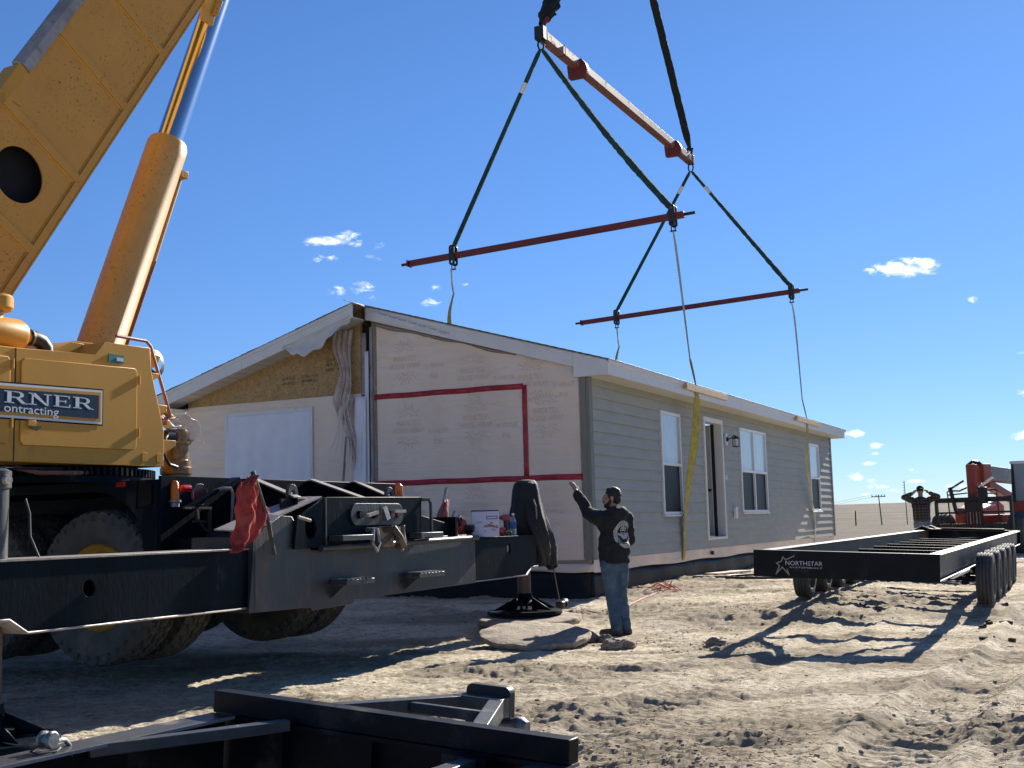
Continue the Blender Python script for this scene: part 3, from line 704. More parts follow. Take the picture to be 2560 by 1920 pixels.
    mb = MB(); mb.lathe([(.005, .05), (.02, .035), (.075, .0), (.08, -.012), (.075, -.02)], (7.38, -.24, 2.22)); mb.lathe([(.075, -.17), (.078, -.18), (.03, -.19), (.002, -.2)], (7.38, -.24, 2.22))
    for k in range(6): a = k*pi/3; mb.tube([(7.38+.073*cos(a), -.24+.073*sin(a), 2.2), (7.38+.07*cos(a), -.24+.07*sin(a), 2.045)], .005, 6)
    mb.build('lantern_cage', m_bracket, lp)
    MB().lathe([(.062, 0), (.062, -.15)], (7.38, -.24, 2.2)).build('glass', m_lampglass, lp)
    MB().plate(rrect(7.74, 7.88, .56, .80, .02), [], lambda u, v, q: V(u, -.075+q, v), .055).build('outlet_cover', m_whitewin, hr, .004)
    MB().plate(rrect(7.22, 7.27, 1.36, 1.47, .02), [], lambda u, v, q: V(u, -.05+q, v), .03).build('door_bell', m_whitewin, hr)
    MB().lathe([(0, .05), (.035, .05), (.04, 0)], (6.0, -.03, -.09), (0, -1, 0)).build('pipe_stub', m_bracket, hr)
    # ------------------------------- left half
    rl = lambda t: ro(3.97)-(t-3.97)*.300-.0
    T0, T1 = 4.12, 7.86
    gw(hl, [(T0, .0), (T1, .0), (T1, 2.82), (T0, 2.82)], m_wrap, .0, .10, 'gable_wall', [[(5.15, .6), (5.15, 2.6), (6.95, 2.6), (6.95, .6)]])
    for a, b in ((T0+.0, 4.78), (4.783, 7.2), (7.203, T1)):
        pts = [(a, 2.823), (b, 2.823), (b, max(2.83, rl(b)-.04)), (a, rl(a)-.04)]
        gw(hl, pts, m_osb, .004, .09, 'strand_board')
    MB().box(.0, .1, T0, T1, -.18, .0).build('sill_board', m_oldwood, hl)
    MB().box(0.1, Ls, T0, T0+.1, -.17, 4.05).build('marriage_wall', m_oldwood, hl); MB().box(0.1, Ls, T1-.1, T1, -.17, 2.9).build('side_wall', m_wrap, hl)
    MB().box(-.01, -.0, T0+.2, T0+.3, 0, 2.8).build('wrap_seam', m_wrap, hl) if False else None
    # plastic over the opening
    MB().grid(lambda u, v: V(-.02-.02*sin(v*pi)*(.5+.5*sin(u*9)+.3*sin(u*31+v*5)), 5.13+u*1.84, .58+v*2.04), 60, 40).build('plastic_cover', m_poly, hl, solid=.002)
    MB().plate([(5.10, .55), (7.0, .55), (7.0, 2.66), (5.10, 2.66)], [[(5.16, .61), (5.16, 2.60), (6.93, 2.60), (6.93, .61)]], lambda u, v, q: V(-.03+q, u, v), .022).build('cover_batten', m_white, hl)
    for (t, z, x) in ((4.83, 3.42, .42), (5.35, 3.18, .36), (5.75, 3.16, .28)):
        for k, s in enumerate(('32/16 15/32', 'APA RATED', '000  PRP')):
            if x < .4 and k == 2: continue
            text(s, .05, lambda a, b, q, t=t, z=z, k=k: V(-.002, t-a, z-k*.085+b), m_osbprint, hl, x, 'board_lettering')
    # left rake with overhang and ribbed soffit panels
    OS = -.40
    for a, b in ((4.0, 6.3), (6.305, 8.28)):
        vs = [(s, t, z) for s in (OS-.02, OS) for t, z in ((a, rl(a)-.235), (b, rl(b)-.235), (b, rl(b)), (a, rl(a)))]
        MB().add(vs, [(0,1,2,3), (7,6,5,4), (0,4,5,1), (1,5,6,2), (2,6,7,3), (3,7,4,0)]).build('rake_board', m_white, hl, .003)
        vs = [(s, t, z) for s in (OS-.035, OS-.02) for t, z in ((a, rl(a)-.06), (b, rl(b)-.06), (b, rl(b)+.01), (a, rl(a)+.01))]
        MB().add(vs, [(0,1,2,3), (7,6,5,4), (0,4,5,1), (1,5,6,2), (2,6,7,3), (3,7,4,0)]).build('drip_edge', m_white, hl)
    t = 4.02
    while t < 8.2:
        b = min(t+.20, 8.26)
        vs = []
        for s in (OS, .0):
            for tt, dz in ((t, -.232), (t+.012, -.214), (t+.024, -.214), (t+.036, -.232), (b-.001, -.232), (b-.001, -.208), (t, -.208)): vs.append((s, tt, rl(tt)+dz))
        MB().add(vs, [(0,1,2,3,4,5,6)[::-1], (7,8,9,10,11,12,13)]+[(i, (i+1) % 7, 7+(i+1) % 7, 7+i) for i in range(7)]).build('soffit_panel', m_soffit, hl, flat=True)
        t += .202
    MB().box(OS-.02, Ls+.4, 8.28, 8.30, rl(8.28)-.235, rl(8.28)-.0).build('fascia_board', m_white, hl)
    MB().box(OS, Ls+.4, T1, 8.28, rl(8.28)-.235, rl(8.28)-.22).build('soffit', m_soffit, hl)
    gw(hl, [(T1, 2.45), (T1+.4, 2.55), (T1+.4, 2.8), (T1, 2.8)], m_white, -.0, .02, 'eave_return')
    roof(hl, 3.99, 8.31, OS-.03, rl, 'l')
    # folded-back ridge flap
    MB().grid(lambda u, v: V(-.42+u*.5, 3.92+v*.26, rl(4)-.02+.10*v+.01*sin(u*9)), 8, 6).build('ridge_flap', m_white, hl, solid=.006)
    # loose film hanging from the left rake near the ridge
    P = [(5.45, 0, .10), (5.2, .04, .2), (4.9, .07, .30), (4.6, .05, .24), (4.3, .03, .15), (4.03, .01, .06)]
    def flap(u, v):
        t_ = 5.42-u*1.38; dep = np.interp(u, [0, .15, .38, .6, .8, 1], [.02, .2, .36, .30, .20, .10])
        return V(OS-.03+.03*sin(v*5)+.05*v*sin(u*14)-.02, t_, rl(t_)-.19-dep*v+.02*sin(u*30)*v)
    MB().grid(flap, 40, 12).build('loose_film', m_soffit, hl, solid=.003)
    # translucent torn wrap hanging beside the joint
    def hang(u, v):
        w = .34*(1-v*.25)+.05*sin(v*9); t_ = 4.22+u*w+.10*v*v+.03*sin(v*7)
        return V(-.06-.05*abs(sin(u*11+v*2))-.03*v, t_, rl(4.3)-.28-v*1.55*(1-.2*abs(sin(u*5))))
    MB().grid(hang, 26, 40).build('torn_wrap', m_trans, hl, solid=.002)
    def hang2(u, v):
        t_ = 4.20+u*(.20-.10*v)+.05*sin(v*6); return V(-.09-.05*abs(sin(u*9+v*6)), t_, 2.75-v*(1.05+.2*sin(u*7)))
    MB().grid(hang2, 14, 30).build('torn_wrap', m_trans, hl, solid=.002)
    for k in range(5):
        a = 4.25+.05*k; MB().tube([(-.12, a, 2.9-.1*k), (-.15, a+.06, 2.6-.1*k), (-.12, a-.02+.04*k, 2.2-.05*k), (-.14, a+.05*k, 1.6+.08*k)], .007, 5).build('film_strand', m_soffit, hl)
    MB().bar((-.14, 4.33, 2.1), (-.12, 4.42, 1.32), .05, .012).build('loose_lath', m_steelgrey, hl)
    # joint between the halves
    MB().box(-.03, .2, 3.875, 3.925, 0, 3.93).build('joint_post', m_steelgrey, hr, .003)
    MB().box(.06, .08, 3.92, 4.13, -.1, 4.0).build('joint_gap', m_darkvoid, hl)
    MB().grid(lambda u, v: V(-.045-.02*sin(u*6.5), 3.935+u*.075, v*3.5+.02), 6, 20).build('joint_film', m_poly, hl, solid=.002)
    MB().grid(lambda u, v: V(-.05-.03*abs(sin(u*4+v*2)), 4.0+u*.24-.02*v, .1+v*2.66), 10, 30).build('white_film_strip', m_poly, hl, solid=.002)
    MB().box(.02, .05, 4.03, 4.14, 2.8, 3.85).build('joint_board', m_steelgrey, hl)
    return hr, hl
house()

# foundation under the whole house, waterproofed with black film
def foundation():
    f = empty('foundation_wall', C0, RZ, 'low concrete foundation under the house, wrapped in black waterproof film', 'foundation')
    def wall(P0, P1, zt):
        d = (P1-P0); l = d.length; d.normalize(); nr = V(d.y, -d.x, 0)
        return lambda u, v: P0+d*l*u+nr*(.012*sin(u*l*1.9)*(1-v)+.01*sin(u*l*5+v*3))+V(0, 0, -1.1+v*(1.1+zt(u)))
    A, B, Cc = V(.02, .05, 0), V(18.2, .05, 0), V(.02, 7.85, 0)
    MB().grid(wall(A, B, lambda u: -.195-.02*sin(u*50)*sin(u*13)), 120, 8).build('film_front', m_found, f, solid=.01)
    MB().grid(wall(Cc, A, lambda u: -.16-.03*sin(u*17)), 60, 8).build('film_end', m_found, f, solid=.01)
    MB().box(.08, 18.1, .1, 7.8, -1.1, -.22).build('concrete', m_steelgrey, f)
foundation()

# ---------------------------------------------------------------- lifting gear (house frame: s, t, z)
def H(s, t, z): return C0+SD*s+TD*t+V(0, 0, z)
def link_plate(mb, c, s_off=0):
    pass
def rigging():
    S1, S2 = 4.25, 13.85
    def spreader(s, tl, tr, zl, zr, lab):
        o = empty('spreader_bar', C0, RZ, lab, 'spreader bar', 'red spreader bars hung in the green slings')
        d = V(0, tr-tl, zr-zl); L_ = d.length; d.normalize()
        a = V(s, tl, zl)-d*1.05; b = V(s, tr, zr)+d*.22
        MB().bar(a, b, .11, .118).build('beam', m_redpaint, o, .008)
        MB().cyl(a-d*.18, a+d*.1, .03, n=12).build('end_pin', m_hose, o); MB().cyl(b-d*.1, b+d*.22, .03, n=12).build('end_pin', m_hose, o)
        MB().box(s-.1, s+.1, a.y-.012, a.y+.015, a.z-.068, a.z+.068).build('end_plate', m_redpaint, o)
        for t, z in ((tl, zl), (tr, zr)):
            fr = lambda u, v, w, t=t, z=z: V(s+w, t+u, z+v)
            for w0 in (-.082, .060):
                MB().plate(rrect(-.062, .062, -.205, .22, .06), [circ(0, -.13, .024, 14, .034, True)], lambda u, v, w, w0=w0: V(s+w0+w, t+u, z+v), .025).build('hanger_plate', m_hose, o, .004)
            MB().cyl((s-.10, t, z+.15), (s+.10, t, z+.15), .026, n=14).build('bolt', m_jack, o)
            mb = MB(); mb.tube([(s, t-.035, z-.27), (s, t-.04, z-.21), (s, t-.02, z-.15), (s, t+.02, z-.15), (s, t+.04, z-.21), (s, t+.035, z-.27)], .012, 8); mb.cyl((s, t-.06, z-.28), (s, t+.06, z-.28), .016, n=10)
            mb.build('shackle', m_hose, o)
        return o
    b1 = (4.62, -.10, 6.06, 6.24); b2 = (4.76, -.10, 6.17, 6.37)
    spreader(S1, *b1[:2], b1[2], b1[3], 'nearer dark red spreader bar hanging over the gable end of the house')
    spreader(S2, *b2[:2], b2[2], b2[3], 'farther dark red spreader bar hanging over the middle of the roof')
    # main beam
    TM = 2.3; e1, e2, zb = 3.94, 13.6, 10.22
    mbm = empty('main_lifting_beam', C0, RZ, 'long scuffed red lifting beam slanting above the house with two red saddle plates', 'lifting beam')
    MB().box(e1, e2, TM+.0, TM+.17, zb-.11, zb+.09).build('beam', m_redpaint2, mbm, .008)
    MB().box(e1+.1, e2, TM-.018, TM-.002, zb-.085, zb+.085).build('side_face', m_beamgrey, mbm, .004)
    MB().box(e1-.12, e1+.04, TM-.04, TM+.16, zb-.14, zb+.13).build('end_cap', m_hose, mbm, .01)
    MB().box(e2-.05, e2+.06, TM-.03, TM+.15, zb-.13, zb+.12).build('end_cap', m_redpaint, mbm, .01)
    for s in (e1+.1, e1+1.0, e2-.25): MB().tube([(s, TM-.03, zb-.11), (s, TM+.145, zb-.11), (s, TM+.145, zb+.10), (s, TM-.03, zb+.10)], .012, 6, closed=True).build('strap', m_hose, mbm)
    for s in (e1+1.75, e2-1.6):
        MB().plate([(-.34, -.5), (.30, -.5), (.34, -.05), (.26, .19), (.14, .22), (.0, .14), (-.2, .16), (-.34, -.02), (-.40, -.2)], [], lambda u, v, w, s=s: V(s+w, TM+.06+u*.62, zb+v*.6-.01), .16).build('saddle_plate', m_redpaint, mbm, .01)
    for s in (e1, e2):
        mb = MB(); mb.tube([(s, TM+.02, zb-.12), (s, TM+.0, zb-.22), (s, TM+.03, zb-.32), (s, TM+.11, zb-.32), (s, TM+.14, zb-.22), (s, TM+.12, zb-.12)], .02, 8); mb.build('shackle', m_hose, mbm)
    # green slings
    def rnd(name, p, q, r0_, r1_, m, lab, cat, grp, wob=.0, n=40, fold=.0):
        p, q = H(*p), H(*q); pts = []; rs = []
        for i in range(n+1):
            u = i/n; k = random.uniform(-1, 1)*wob
            pts.append(p.lerp(q, u)+V(k, k*.5, 0)-V(0, 0, .12*sin(pi*u)*(1 if fold else 0))); rs.append((r0_+(r1_-r0_)*u)*(1+random.uniform(-.12, .12)*(1 if wob else .2)))
        rs[0] *= .7; rs[-1] *= .6
        o = MB().tube(pts, rs, 8).build(name, m, None); return tag(o, lab, cat, grp)
    G = 'green round slings between the lifting beam and spreader bars'
    rnd('green_sling', (e1, TM+.1, zb-.33), (S1, b1[0], b1[2]+.17), .044, .050, m_green, 'green sling from the upper beam end to the left of the nearer spreader bar', 'sling', G)
    rnd('green_sling', (e1, TM+.04, zb-.33), (S1, b1[1]+.03, b1[3]+.17), .048, .072, m_green, 'thickest green sling, from the upper beam end to the nearer bar above the corner', 'sling', G, .004, 60, 1)
    rnd('green_sling', (e2, TM+.1, zb-.33), (S2, b2[0], b2[2]+.17), .044, .050, m_green, 'green sling from the lower beam end to the left of the farther spreader bar', 'sling', G)
    rnd('green_sling', (e2, TM+.04, zb-.33), (S2, b2[1]+.03, b2[3]+.17), .044, .064, m_green, 'rightmost green sling, from the lower beam end to the farther spreader bar', 'sling', G, .003, 60)
    for (p, q, u, tl_) in (((e1, TM+.1, zb-.33), (S1, b1[0], b1[2]+.17), .16, 'on the leftmost green sling'), ((e2, TM+.1, zb-.33), (S2, b2[0], b2[2]+.17), .10, 'on the short green sling right below the lower beam end'), ((e2, TM+.04, zb-.33), (S2, b2[1]+.03, b2[3]+.17), .14, 'on the rightmost green sling')):
        a = H(*p).lerp(H(*q), u); d = (H(*q)-H(*p)).normalized()
        tag(MB().cyl(a, a+d*.22, .054, .052, 10).build('sling_tag', m_cap, None), 'white tag sleeve '+tl_, 'tag', 'white sleeves on the green slings')
    # black slings to the hook
    apex = (8.4, TM, 16.6)
    def crumple(name, p, q, r, amp, m, lab, n=150):
        p, q = H(*p), H(*q); mb = MB(); k = 14; vs = []; d = (q-p).normalized(); e = d.cross(V(0, 0, 1)).normalized(); g = d.cross(e)
        for i in range(n+1):
            u = i/n; c = p.lerp(q, u); rr = r*(.35+.65*min(1, u*18))
            for j in range(k):
                a = 2*pi*j/k; w = 1+amp*(fbm2(np.array([i*.33]), np.array([j*.9+sin(i*.3)*.3]), 3, 77)[0]-.5)*2
                vs.append(c+(e*cos(a)*1.0+g*sin(a)*.7)*rr*w)
        mb.add(vs, [(i*k+j, i*k+(j+1) % k, (i+1)*k+(j+1) % k, (i+1)*k+j) for i in range(n) for j in range(k)])
        o = mb.build(name, m, None); return tag(o, lab, 'sling')
    crumple('black_sling', (e1+.05, TM+.05, zb+.22), apex, .19, .60, m_blacksling, 'bunched black covered sling rising from the upper end of the lifting beam')
    crumple('black_sling', (e2-.1, TM+.03, zb+.22), apex, .10, .10, m_blacksling, 'long straight black sling rising from the lower end of the lifting beam')
    mb = MB(); mb.tube([H(e1, TM+.05, zb+.1), H(e1+.1, TM-.03, zb+.34), H(e1+.2, TM+.05, zb+.42), H(e1+.18, TM+.12, zb+.2)], .05, 8)
    tag(mb.build('red_shackle', m_redpaint, None), 'red shackle between the bunched black sling and the lifting beam', 'shackle')
    mb = MB(); mb.tube([H(e2, TM+.05, zb+.1), H(e2-.06, TM-.02, zb+.3), H(e2-.1, TM+.1, zb+.3), H(e2-.08, TM+.12, zb+.12)], .035, 8)
    tag(mb.build('red_shackle', m_redpaint, None), 'red shackle at the lower end of the lifting beam', 'shackle')
    # hook block over the frame (out of view)
    hb = empty('hook_block', H(*apex), 0, 'crane hook block high above the house holding both black slings', 'crane hook')
    MB().plate(rrect(-.3, .3, .3, 1.3, .2), [], lambda u, v, w: V(u, -.15+w, v), .3).build('sheave_block', m_yellow, hb)
    MB().tube([(0,0,.3), (0,0,.1), (-.12,0,-.02), (-.1,0,-.16), (.05,0,-.2), (.15,0,-.1)], .05, 10).build('hook', m_hose, hb)
    # yellow slings round the module
    G = 'yellow web slings under the lifted house module'
    def side(s, t_h, z_h, s_eave, s_bot, lab, w1=1.0, mw=None):
        o = empty('yellow_sling', C0, RZ, lab, 'sling', G)
        z0 = z_h-.29
        for k in (-1, 1):
            mb = MB(); ribbon(mb, [(s+.012*k, t_h, z0), (s+.02*k, t_h-.06, z0-.6), (s_eave, -.30, 3.5)], [(0,1,0), (.2,1,0), (.5,1,0)], [.03, .035, .03], .006); mb.build('leg', m_palesling, o)
        mb = MB(); ribbon(mb, [(s_eave, -.30, 3.52), (s_eave, -.385, 3.05), (s_eave, -.40, 2.93), (s_eave, -.39, 2.70), (s_eave-.02, -.33, 2.0), ((s_eave+s_bot)/2-.05, -.19, 1.2), (s_bot, -.08, .5), (s_bot, -.04, -.05), (s_bot, -.0, -.19)],
               [(.5,1,0), (1,.5,0), (1,.1,0), (1,-.3,0), (1,-.35,0), (1,-.1,0), (1,.2,0), (1,0,0), (1,0,0)], [q*w1 for q in (.06, .12, .18, .24, .29, .29, .26, .16, .14)], .007, 8)
        mb.build('web', mw or m_yelsling, o)
        return o
    side(S1, b1[1], b1[3], 4.30, 4.27, 'yellow sling in front of the house wall just left of the door', .8)
    side(S2, b2[1], b2[3], 13.55, 15.35, 'yellow sling in front of the far narrow window of the house', .5, mat('faded_yellow_webbing', (.42, .38, .20), .8, 0, .25, 9, .2, 200))
    def back(s, t_h, z_h, lab):
        o = empty('yellow_sling', C0, RZ, lab, 'sling', G); z0 = z_h-.29
        for k in (-1, 1):
            mb = MB(); ribbon(mb, [(s+.03*k, t_h+.02*k, z0), (s+.01*k, t_h-.02, z0-.35), (s, t_h-.05, z0-.55)], [(0,1,0)]*3, [.03, .03, .03], .006); mb.build('leg', m_palesling, o)
        mb = MB(); ribbon(mb, [(s, t_h-.05, z0-.5), (s, t_h+.06, z0-.9), (s, t_h+.05, z0-1.25), (s, t_h-.06, z0-1.5), (s, 4.02, 3.9)], [(.6,1,0), (.3,1,0), (.1,1,0), (0,1,0), (0,1,0)], [.05, .09, .12, .13, .13], .007, 8)
        mb.build('web', m_yelsling, o); return o
    back(S1-.1, b1[0], b1[2], 'short yellow sling dropping behind the roof ridge below the nearer spreader bar')
    back(S2, b2[0], b2[2], 'short pale sling dropping behind the roof slope below the farther spreader bar')
    for s0, s1, lab in ((3.55, 6.25, 'new lumber block on the eave under the sling left of the door'), (12.2, 14.85, 'new lumber block on the eave under the far sling')):
        o = MB().box(s0, s1, -.43, -.39, 2.89, 3.0).build('lumber_block', m_wood, None, .004); o.location = C0; o.rotation_euler = (0,0,RZ); tag(o, lab, 'lumber', 'lumber blocks guarding the eave')
        MB().box(s0+.0, s0+.05, -.46, -.43, 2.9, 3.0).build('block_end', m_wood, o)
rigging()

# ---------------------------------------------------------------- mobile crane
CO = V(-3.29, 7.75, 0)
def tyre(name, r, w, parent, c, axis, m, lugs=True, seed=0, n=264, rim=True, flip=1):
    """tyre with modelled tread; axis is the outward direction"""
    ax = Vector(axis).normalized(); up = V(0,0,1); e = up; g = ax.cross(e); c = Vector(c)
    prof = []; k = 34 if lugs else 22
    for i in range(k+1):                       # tread from outer to inner
        x = w/2*(1-2*i/k)*.92; prof.append((r-.05*r*abs(x/(w/2))**5, x, 1))
    outer = [(r*.53, w*.30, 0), (r*.55, w*.36, 0), (r*.60, w*.46, 0), (r*.66, w*.52, 0), (r*.76, w*.525, 0), (r*.85, w*.51, 0), (r*.90, w*.495, 2), (r*.925, w*.48, 2), (r*.945, w*.47, 2)]
    inner = [(q, -x, t) for q, x, t in outer[::-1]]
    full = outer+prof+inner; vs = []
    for j in range(n):
        a = 2*pi*j/n; d = e*cos(a)+g*sin(a)
        for (q, x, t) in full:
            rr = q; xx = x
            if lugs:
                u = x/(w/2); ph = j/n*66
                if t == 1:
                    gro = 0
                    for gc, st in ((-.5, 0), (0, .5), (.5, 0)):
                        zz = gc+.10*(1 if (int(ph*1.0+st*2) % 2) else -1)
                        if abs(u-zz) < .06: gro = 1
                    blk = (ph+ (.5 if abs(u) < .3 else 0)+u*.6) % 2
                    if blk < .30: gro = max(gro, .8)
                    rr -= .034*gro*r/.69
                elif t == 2:
                    if (ph % 2) < .75: rr -= .022; xx = x*.93
            else:
                if t == 1:
                    u = x/(w/2)
                    for gc in (-.62, -.22, .22, .62):
                        if abs(u-gc) < .06: rr -= .012
            vs.append(c+ax*xx+d*rr)
    K = len(full)
    fs = [(j*K+i, j*K+i+1, ((j+1) % n)*K+i+1, ((j+1) % n)*K+i) for j in range(n) for i in range(K-1)]
    o = MB().add(vs, fs).build(name, m, parent, ang=28)
    return o
def crane():
    cr = empty('mobile_crane', CO, RZ, 'tan yellow mobile crane on black carrier with outriggers spread and boom raised over the house', 'crane')
    fr0 = lambda y0: (lambda u, v, w: V(u, y0+w, v))      # plate in a-z plane, thickness away from the viewer
    # ---- carrier
    carrier = MB().box(3.35, 4.75, 1.0, 9.6, .95, 1.70).build('carrier_frame', m_black, cr)
    MB().box(2.46, 5.6, .95, 9.6, 1.74, 1.80).build('carrier_deck', m_black, cr, .006)
    # fender side with wheel arches and lamp recess (plane a = 2.45)
    arch = lambda c, r: [(c+r*cos(radians(t)), .95+r*sin(radians(t))) for t in range(180, -1, -12)]
    pts = [(.95, 1.81), (.95, 1.0)]+[(c, z) for c, z in arch(1.72, .76)][::-1]+[(2.55, .95)]
    pts = [(.955, 1.81), (.955, .90), (1.10, .90), (1.12, 1.30), (1.17, 1.45), (1.26, 1.56), (1.39, 1.65), (1.54, 1.705), (1.71, 1.725), (9.6, 1.725), (9.6, 1.81)]
    for a0, nm in ((2.45, 'fender'), (5.57, 'fender')):
        MB().plate(pts, [[(.985, 1.57), (.985, 1.79), (1.20, 1.79), (1.20, 1.57)]] if a0 < 3 else [], lambda u, v, w, a0=a0: V(a0+w, u, v), .03).build(nm, m_black, cr, .004)
    MB().box(2.47, 2.55, .98, 1.22, 1.55, 1.80).build('lamp_recess', m_darkvoid, cr)
    MB().plate(rrect(1.02, 1.16, 1.585, 1.775, .02), [], lambda u, v, w: V(2.44+w, u, v), .03).build('side_lamp', m_black_clean, cr)
    MB().box(2.42, 2.455, 1.31, 1.41, 1.755, 1.80).build('marker_light', m_redlens, cr, .006)
    # rear end wall (plane b = .95)
    MB().box(2.46, 6.3, .93, .96, .75, 1.84).build('rear_wall', m_black, cr, .004)
    MB().bar((2.7, .9, 1.55), (3.4, .88, 1.83), .03, .10, (0,1,0)).build('rear_brace', m_black, cr)
    bc = empty('beacon'); bc.parent = cr
    MB().lathe([(.0, .175), (.022, .17), (.034, .15), (.038, .05), (.038, .0)], (2.60, .90, 1.625), n=20).build('lens', m_amber, bc)
    MB().lathe([(.055, .0), (.055, -.02), (.04, -.025), (.04, -.06), (0, -.06)], (2.60, .90, 1.63), n=20).build('base', m_chain, bc)
    MB().lathe([(0, 0), (.03, 0), (.034, .05), (.034, .09), (0, .1)], (2.66, .87, 1.73), (1, 0, 0), 16).build('marker_light', m_redlens, cr)
    MB().lathe([(0, .02), (.085, .02), (.095, .0)], (2.94, .93, 1.68), (0, -1, 0), 28).build('reflector', m_darklens, cr)
    MB().lathe([(.086, .022), (.094, .03), (.10, .02), (.10, 0)], (2.94, .93, 1.68), (0, -1, 0), 28).build('reflector_ring', m_chain, cr)
    MB().lathe([(0, .02), (.085, .02), (.10, .0)], (3.38, .93, 1.60), (0, -1, 0), 28).build('reflector', m_black, cr)
    MB().tube([(3.10, .9, 1.71), (3.14, .82, 1.735), (3.2, .78, 1.735), (3.235, .78, 1.69), (3.235, .80, 1.3)], .016, 8).build('grab_handle', m_steelgrey, cr)
    mb = MB(); mb.bar((2.66, .85, 1.56), (3.0, .85, 1.56), .03, .02); mb.bar((3.0, .85, 1.57), (3.0, .85, 1.34), .03, .02); mb.bar((2.82, .85, 1.56), (2.84, .85, 1.45), .03, .025); mb.tube([(2.84, .85, 1.46), (2.92, .84, 1.37), (3.0, .84, 1.33), (3.18, .84, 1.33)], .012, 8)
    mb.bar((2.78, .85, 1.44), (2.95, .85, 1.44), .02, .02); mb.build('step_bracket', m_jack, cr)
    MB().box(3.0, 3.22, .55, .9, .9, 1.33).build('storage_box', m_worn, cr, .004)
    MB().box(2.6, 3.0, .62, .9, 1.0, 1.30).build('side_tank', m_black, cr, .004)
    # ---- outrigger box
    fb = fr0(-.05)
    MB().plate([(2.42, .68), (3.27, .665), (3.29, .635), (3.92, .65), (3.96, .685), (6.37, .71), (6.37, 1.20), (3.28, 1.165), (3.0, 1.46), (2.84, 1.47), (2.50, 1.31), (2.47, 1.1)], [], fb, .03).build('outrigger_box', m_worn, cr, .005)
    ob = MB(); ob.box(2.45, 6.35, -.02, .75, .70, .73); ob.box(2.6, 6.35, -.02, .75, 1.17, 1.195); ob.box(2.45, 6.35, .72, .75, .7, 1.2); ob.build('outrigger_case', m_black, cr)
    MB().box(2.47, 2.50, -.05, .6, .68, 1.3).build('box_collar', m_worn, cr, .004)
    # sloping cover plate between the box and the rear bumper
    cv = [(2.50, -.05, 1.335), (2.82, -.05, 1.465), (3.45, -.05, 1.632)]; cw_ = [(2.34, .25, 1.36), (2.85, .25, 1.50), (3.56, .25, 1.64)]
    MB().add(cv+cw_, [(0,1,4,3), (1,2,5,4)]).build('cover_plate', m_steelgrey, cr, solid=.012)
    # rear bumper plate
    MB().plate([(2.98, 1.18), (5.14, 1.21), (5.14, 1.645), (3.44, 1.63), (3.02, 1.45)], [circ(3.22, 1.36, .082, 24, .095, True)], fr0(-.09), .025).build('bumper_plate', m_black, cr, .004)
    MB().box(3.05, 5.1, .1, .12, 1.18, 1.62).build('bumper_back', m_darkvoid, cr)
    MB().box(5.10, 5.14, -.09, .5, 1.2, 1.645).build('bumper_end', m_black, cr, .004); MB().box(3.44, 5.14, -.07, .10, 1.60, 1.63).build('bumper_top', m_black, cr, .004)
    MB().box(3.425, 3.445, -.105, -.088, 1.2, 1.63).build('bumper_seam', m_worn, cr)
    MB().plate(rrect(3.82, 4.74, 1.37, 1.575, .10, 8), [], fr0(-.115), .02).build('lamp_panel', m_worn, cr, .006)
    for a in (3.95, 4.2, 4.5, 4.62): MB().lathe([(0, .03), (.035, .03), (.04, .0)], (a, -.115, 1.47), (0, -1, 0), 16).build('tail_lamp', m_black_clean if a < 4.4 else m_darklens, cr)
    MB().bar((4.02, -.16, 1.46), (4.20, -.16, 1.49), .03, .03).build('lamp_guard', m_steelgrey, cr); MB().bar((4.34, -.14, 1.54), (4.38, -.16, 1.42), .07, .03, (0, 1, 0)).build('lamp_guard', m_chain, cr)
    MB().bar((4.5, -.16, 1.50), (4.70, -.16, 1.50), .03, .03).build('lamp_guard', m_steelgrey, cr)
    MB().cyl((3.35, -.1, 1.175), (6.36, -.085, 1.205), .028, n=14).build('tube_rail', m_worn, cr)
    MB().cyl((2.98, -.13, 1.455), (3.12, -.16, 1.42), .014, n=10).build('pin', m_steelgrey, cr)
    for k, (a, w) in enumerate(((3.55, .46), (4.83, .50))):
        st = empty('step'); st.parent = cr
        z = .885
        MB().box(a, a+w, -.24, -.055, z-.045, z).build('tread', m_worn, st, .004)
        mb = MB(); 
        for j in range(7): mb.box(a+.02+j*w/7.4, a+.05+j*w/7.4, -.24, -.06, z, z+.012)
        mb.build('grip', m_chain, st)
        MB().add([(a+.02, -.055, z-.05), (a+.02, -.2, z-.05), (a+.02, -.055, z-.16), (a+.04, -.055, z-.05), (a+.04, -.2, z-.05), (a+.04, -.055, z-.16)], [(0,1,2), (5,4,3), (0,3,4,1), (1,4,5,2), (2,5,3,0)]).build('gusset', m_worn, st)
    for a0, a1, z in ((3.48, 3.98, 1.285), (4.86, 5.30, 1.285)):
        MB().box(a0, a1, -.25, -.10, z-.05, z).build('fold_step', m_worn, cr, .004)
    # pintle hook and shackles
    MB().tube([(4.05, -.13, 1.33), (4.05, -.2, 1.33), (4.02, -.21, 1.2), (4.08, -.22, 1.13), (4.14, -.21, 1.2), (4.12, -.2, 1.33), (4.12, -.13, 1.33)], .022, 8).build('tow_shackle', m_chain, cr)
    MB().tube([(4.50, -.13, 1.33), (4.50, -.2, 1.33), (4.47, -.21, 1.2), (4.53, -.22, 1.13), (4.6, -.21, 1.2), (4.58, -.2, 1.33), (4.58, -.13, 1.33)], .022, 8).build('tow_shackle', m_chain, cr)
    mb = MB(); mb.box(4.22, 4.48, -.16, -.1, 1.16, 1.36); mb.tube([(4.30, -.17, 1.32), (4.30, -.28, 1.33), (4.32, -.33, 1.25), (4.38, -.33, 1.17), (4.42, -.24, 1.16)], .035, 10); mb.cyl((4.42, -.3, 1.20), (4.42, -.3, 1.36), .022, n=10)
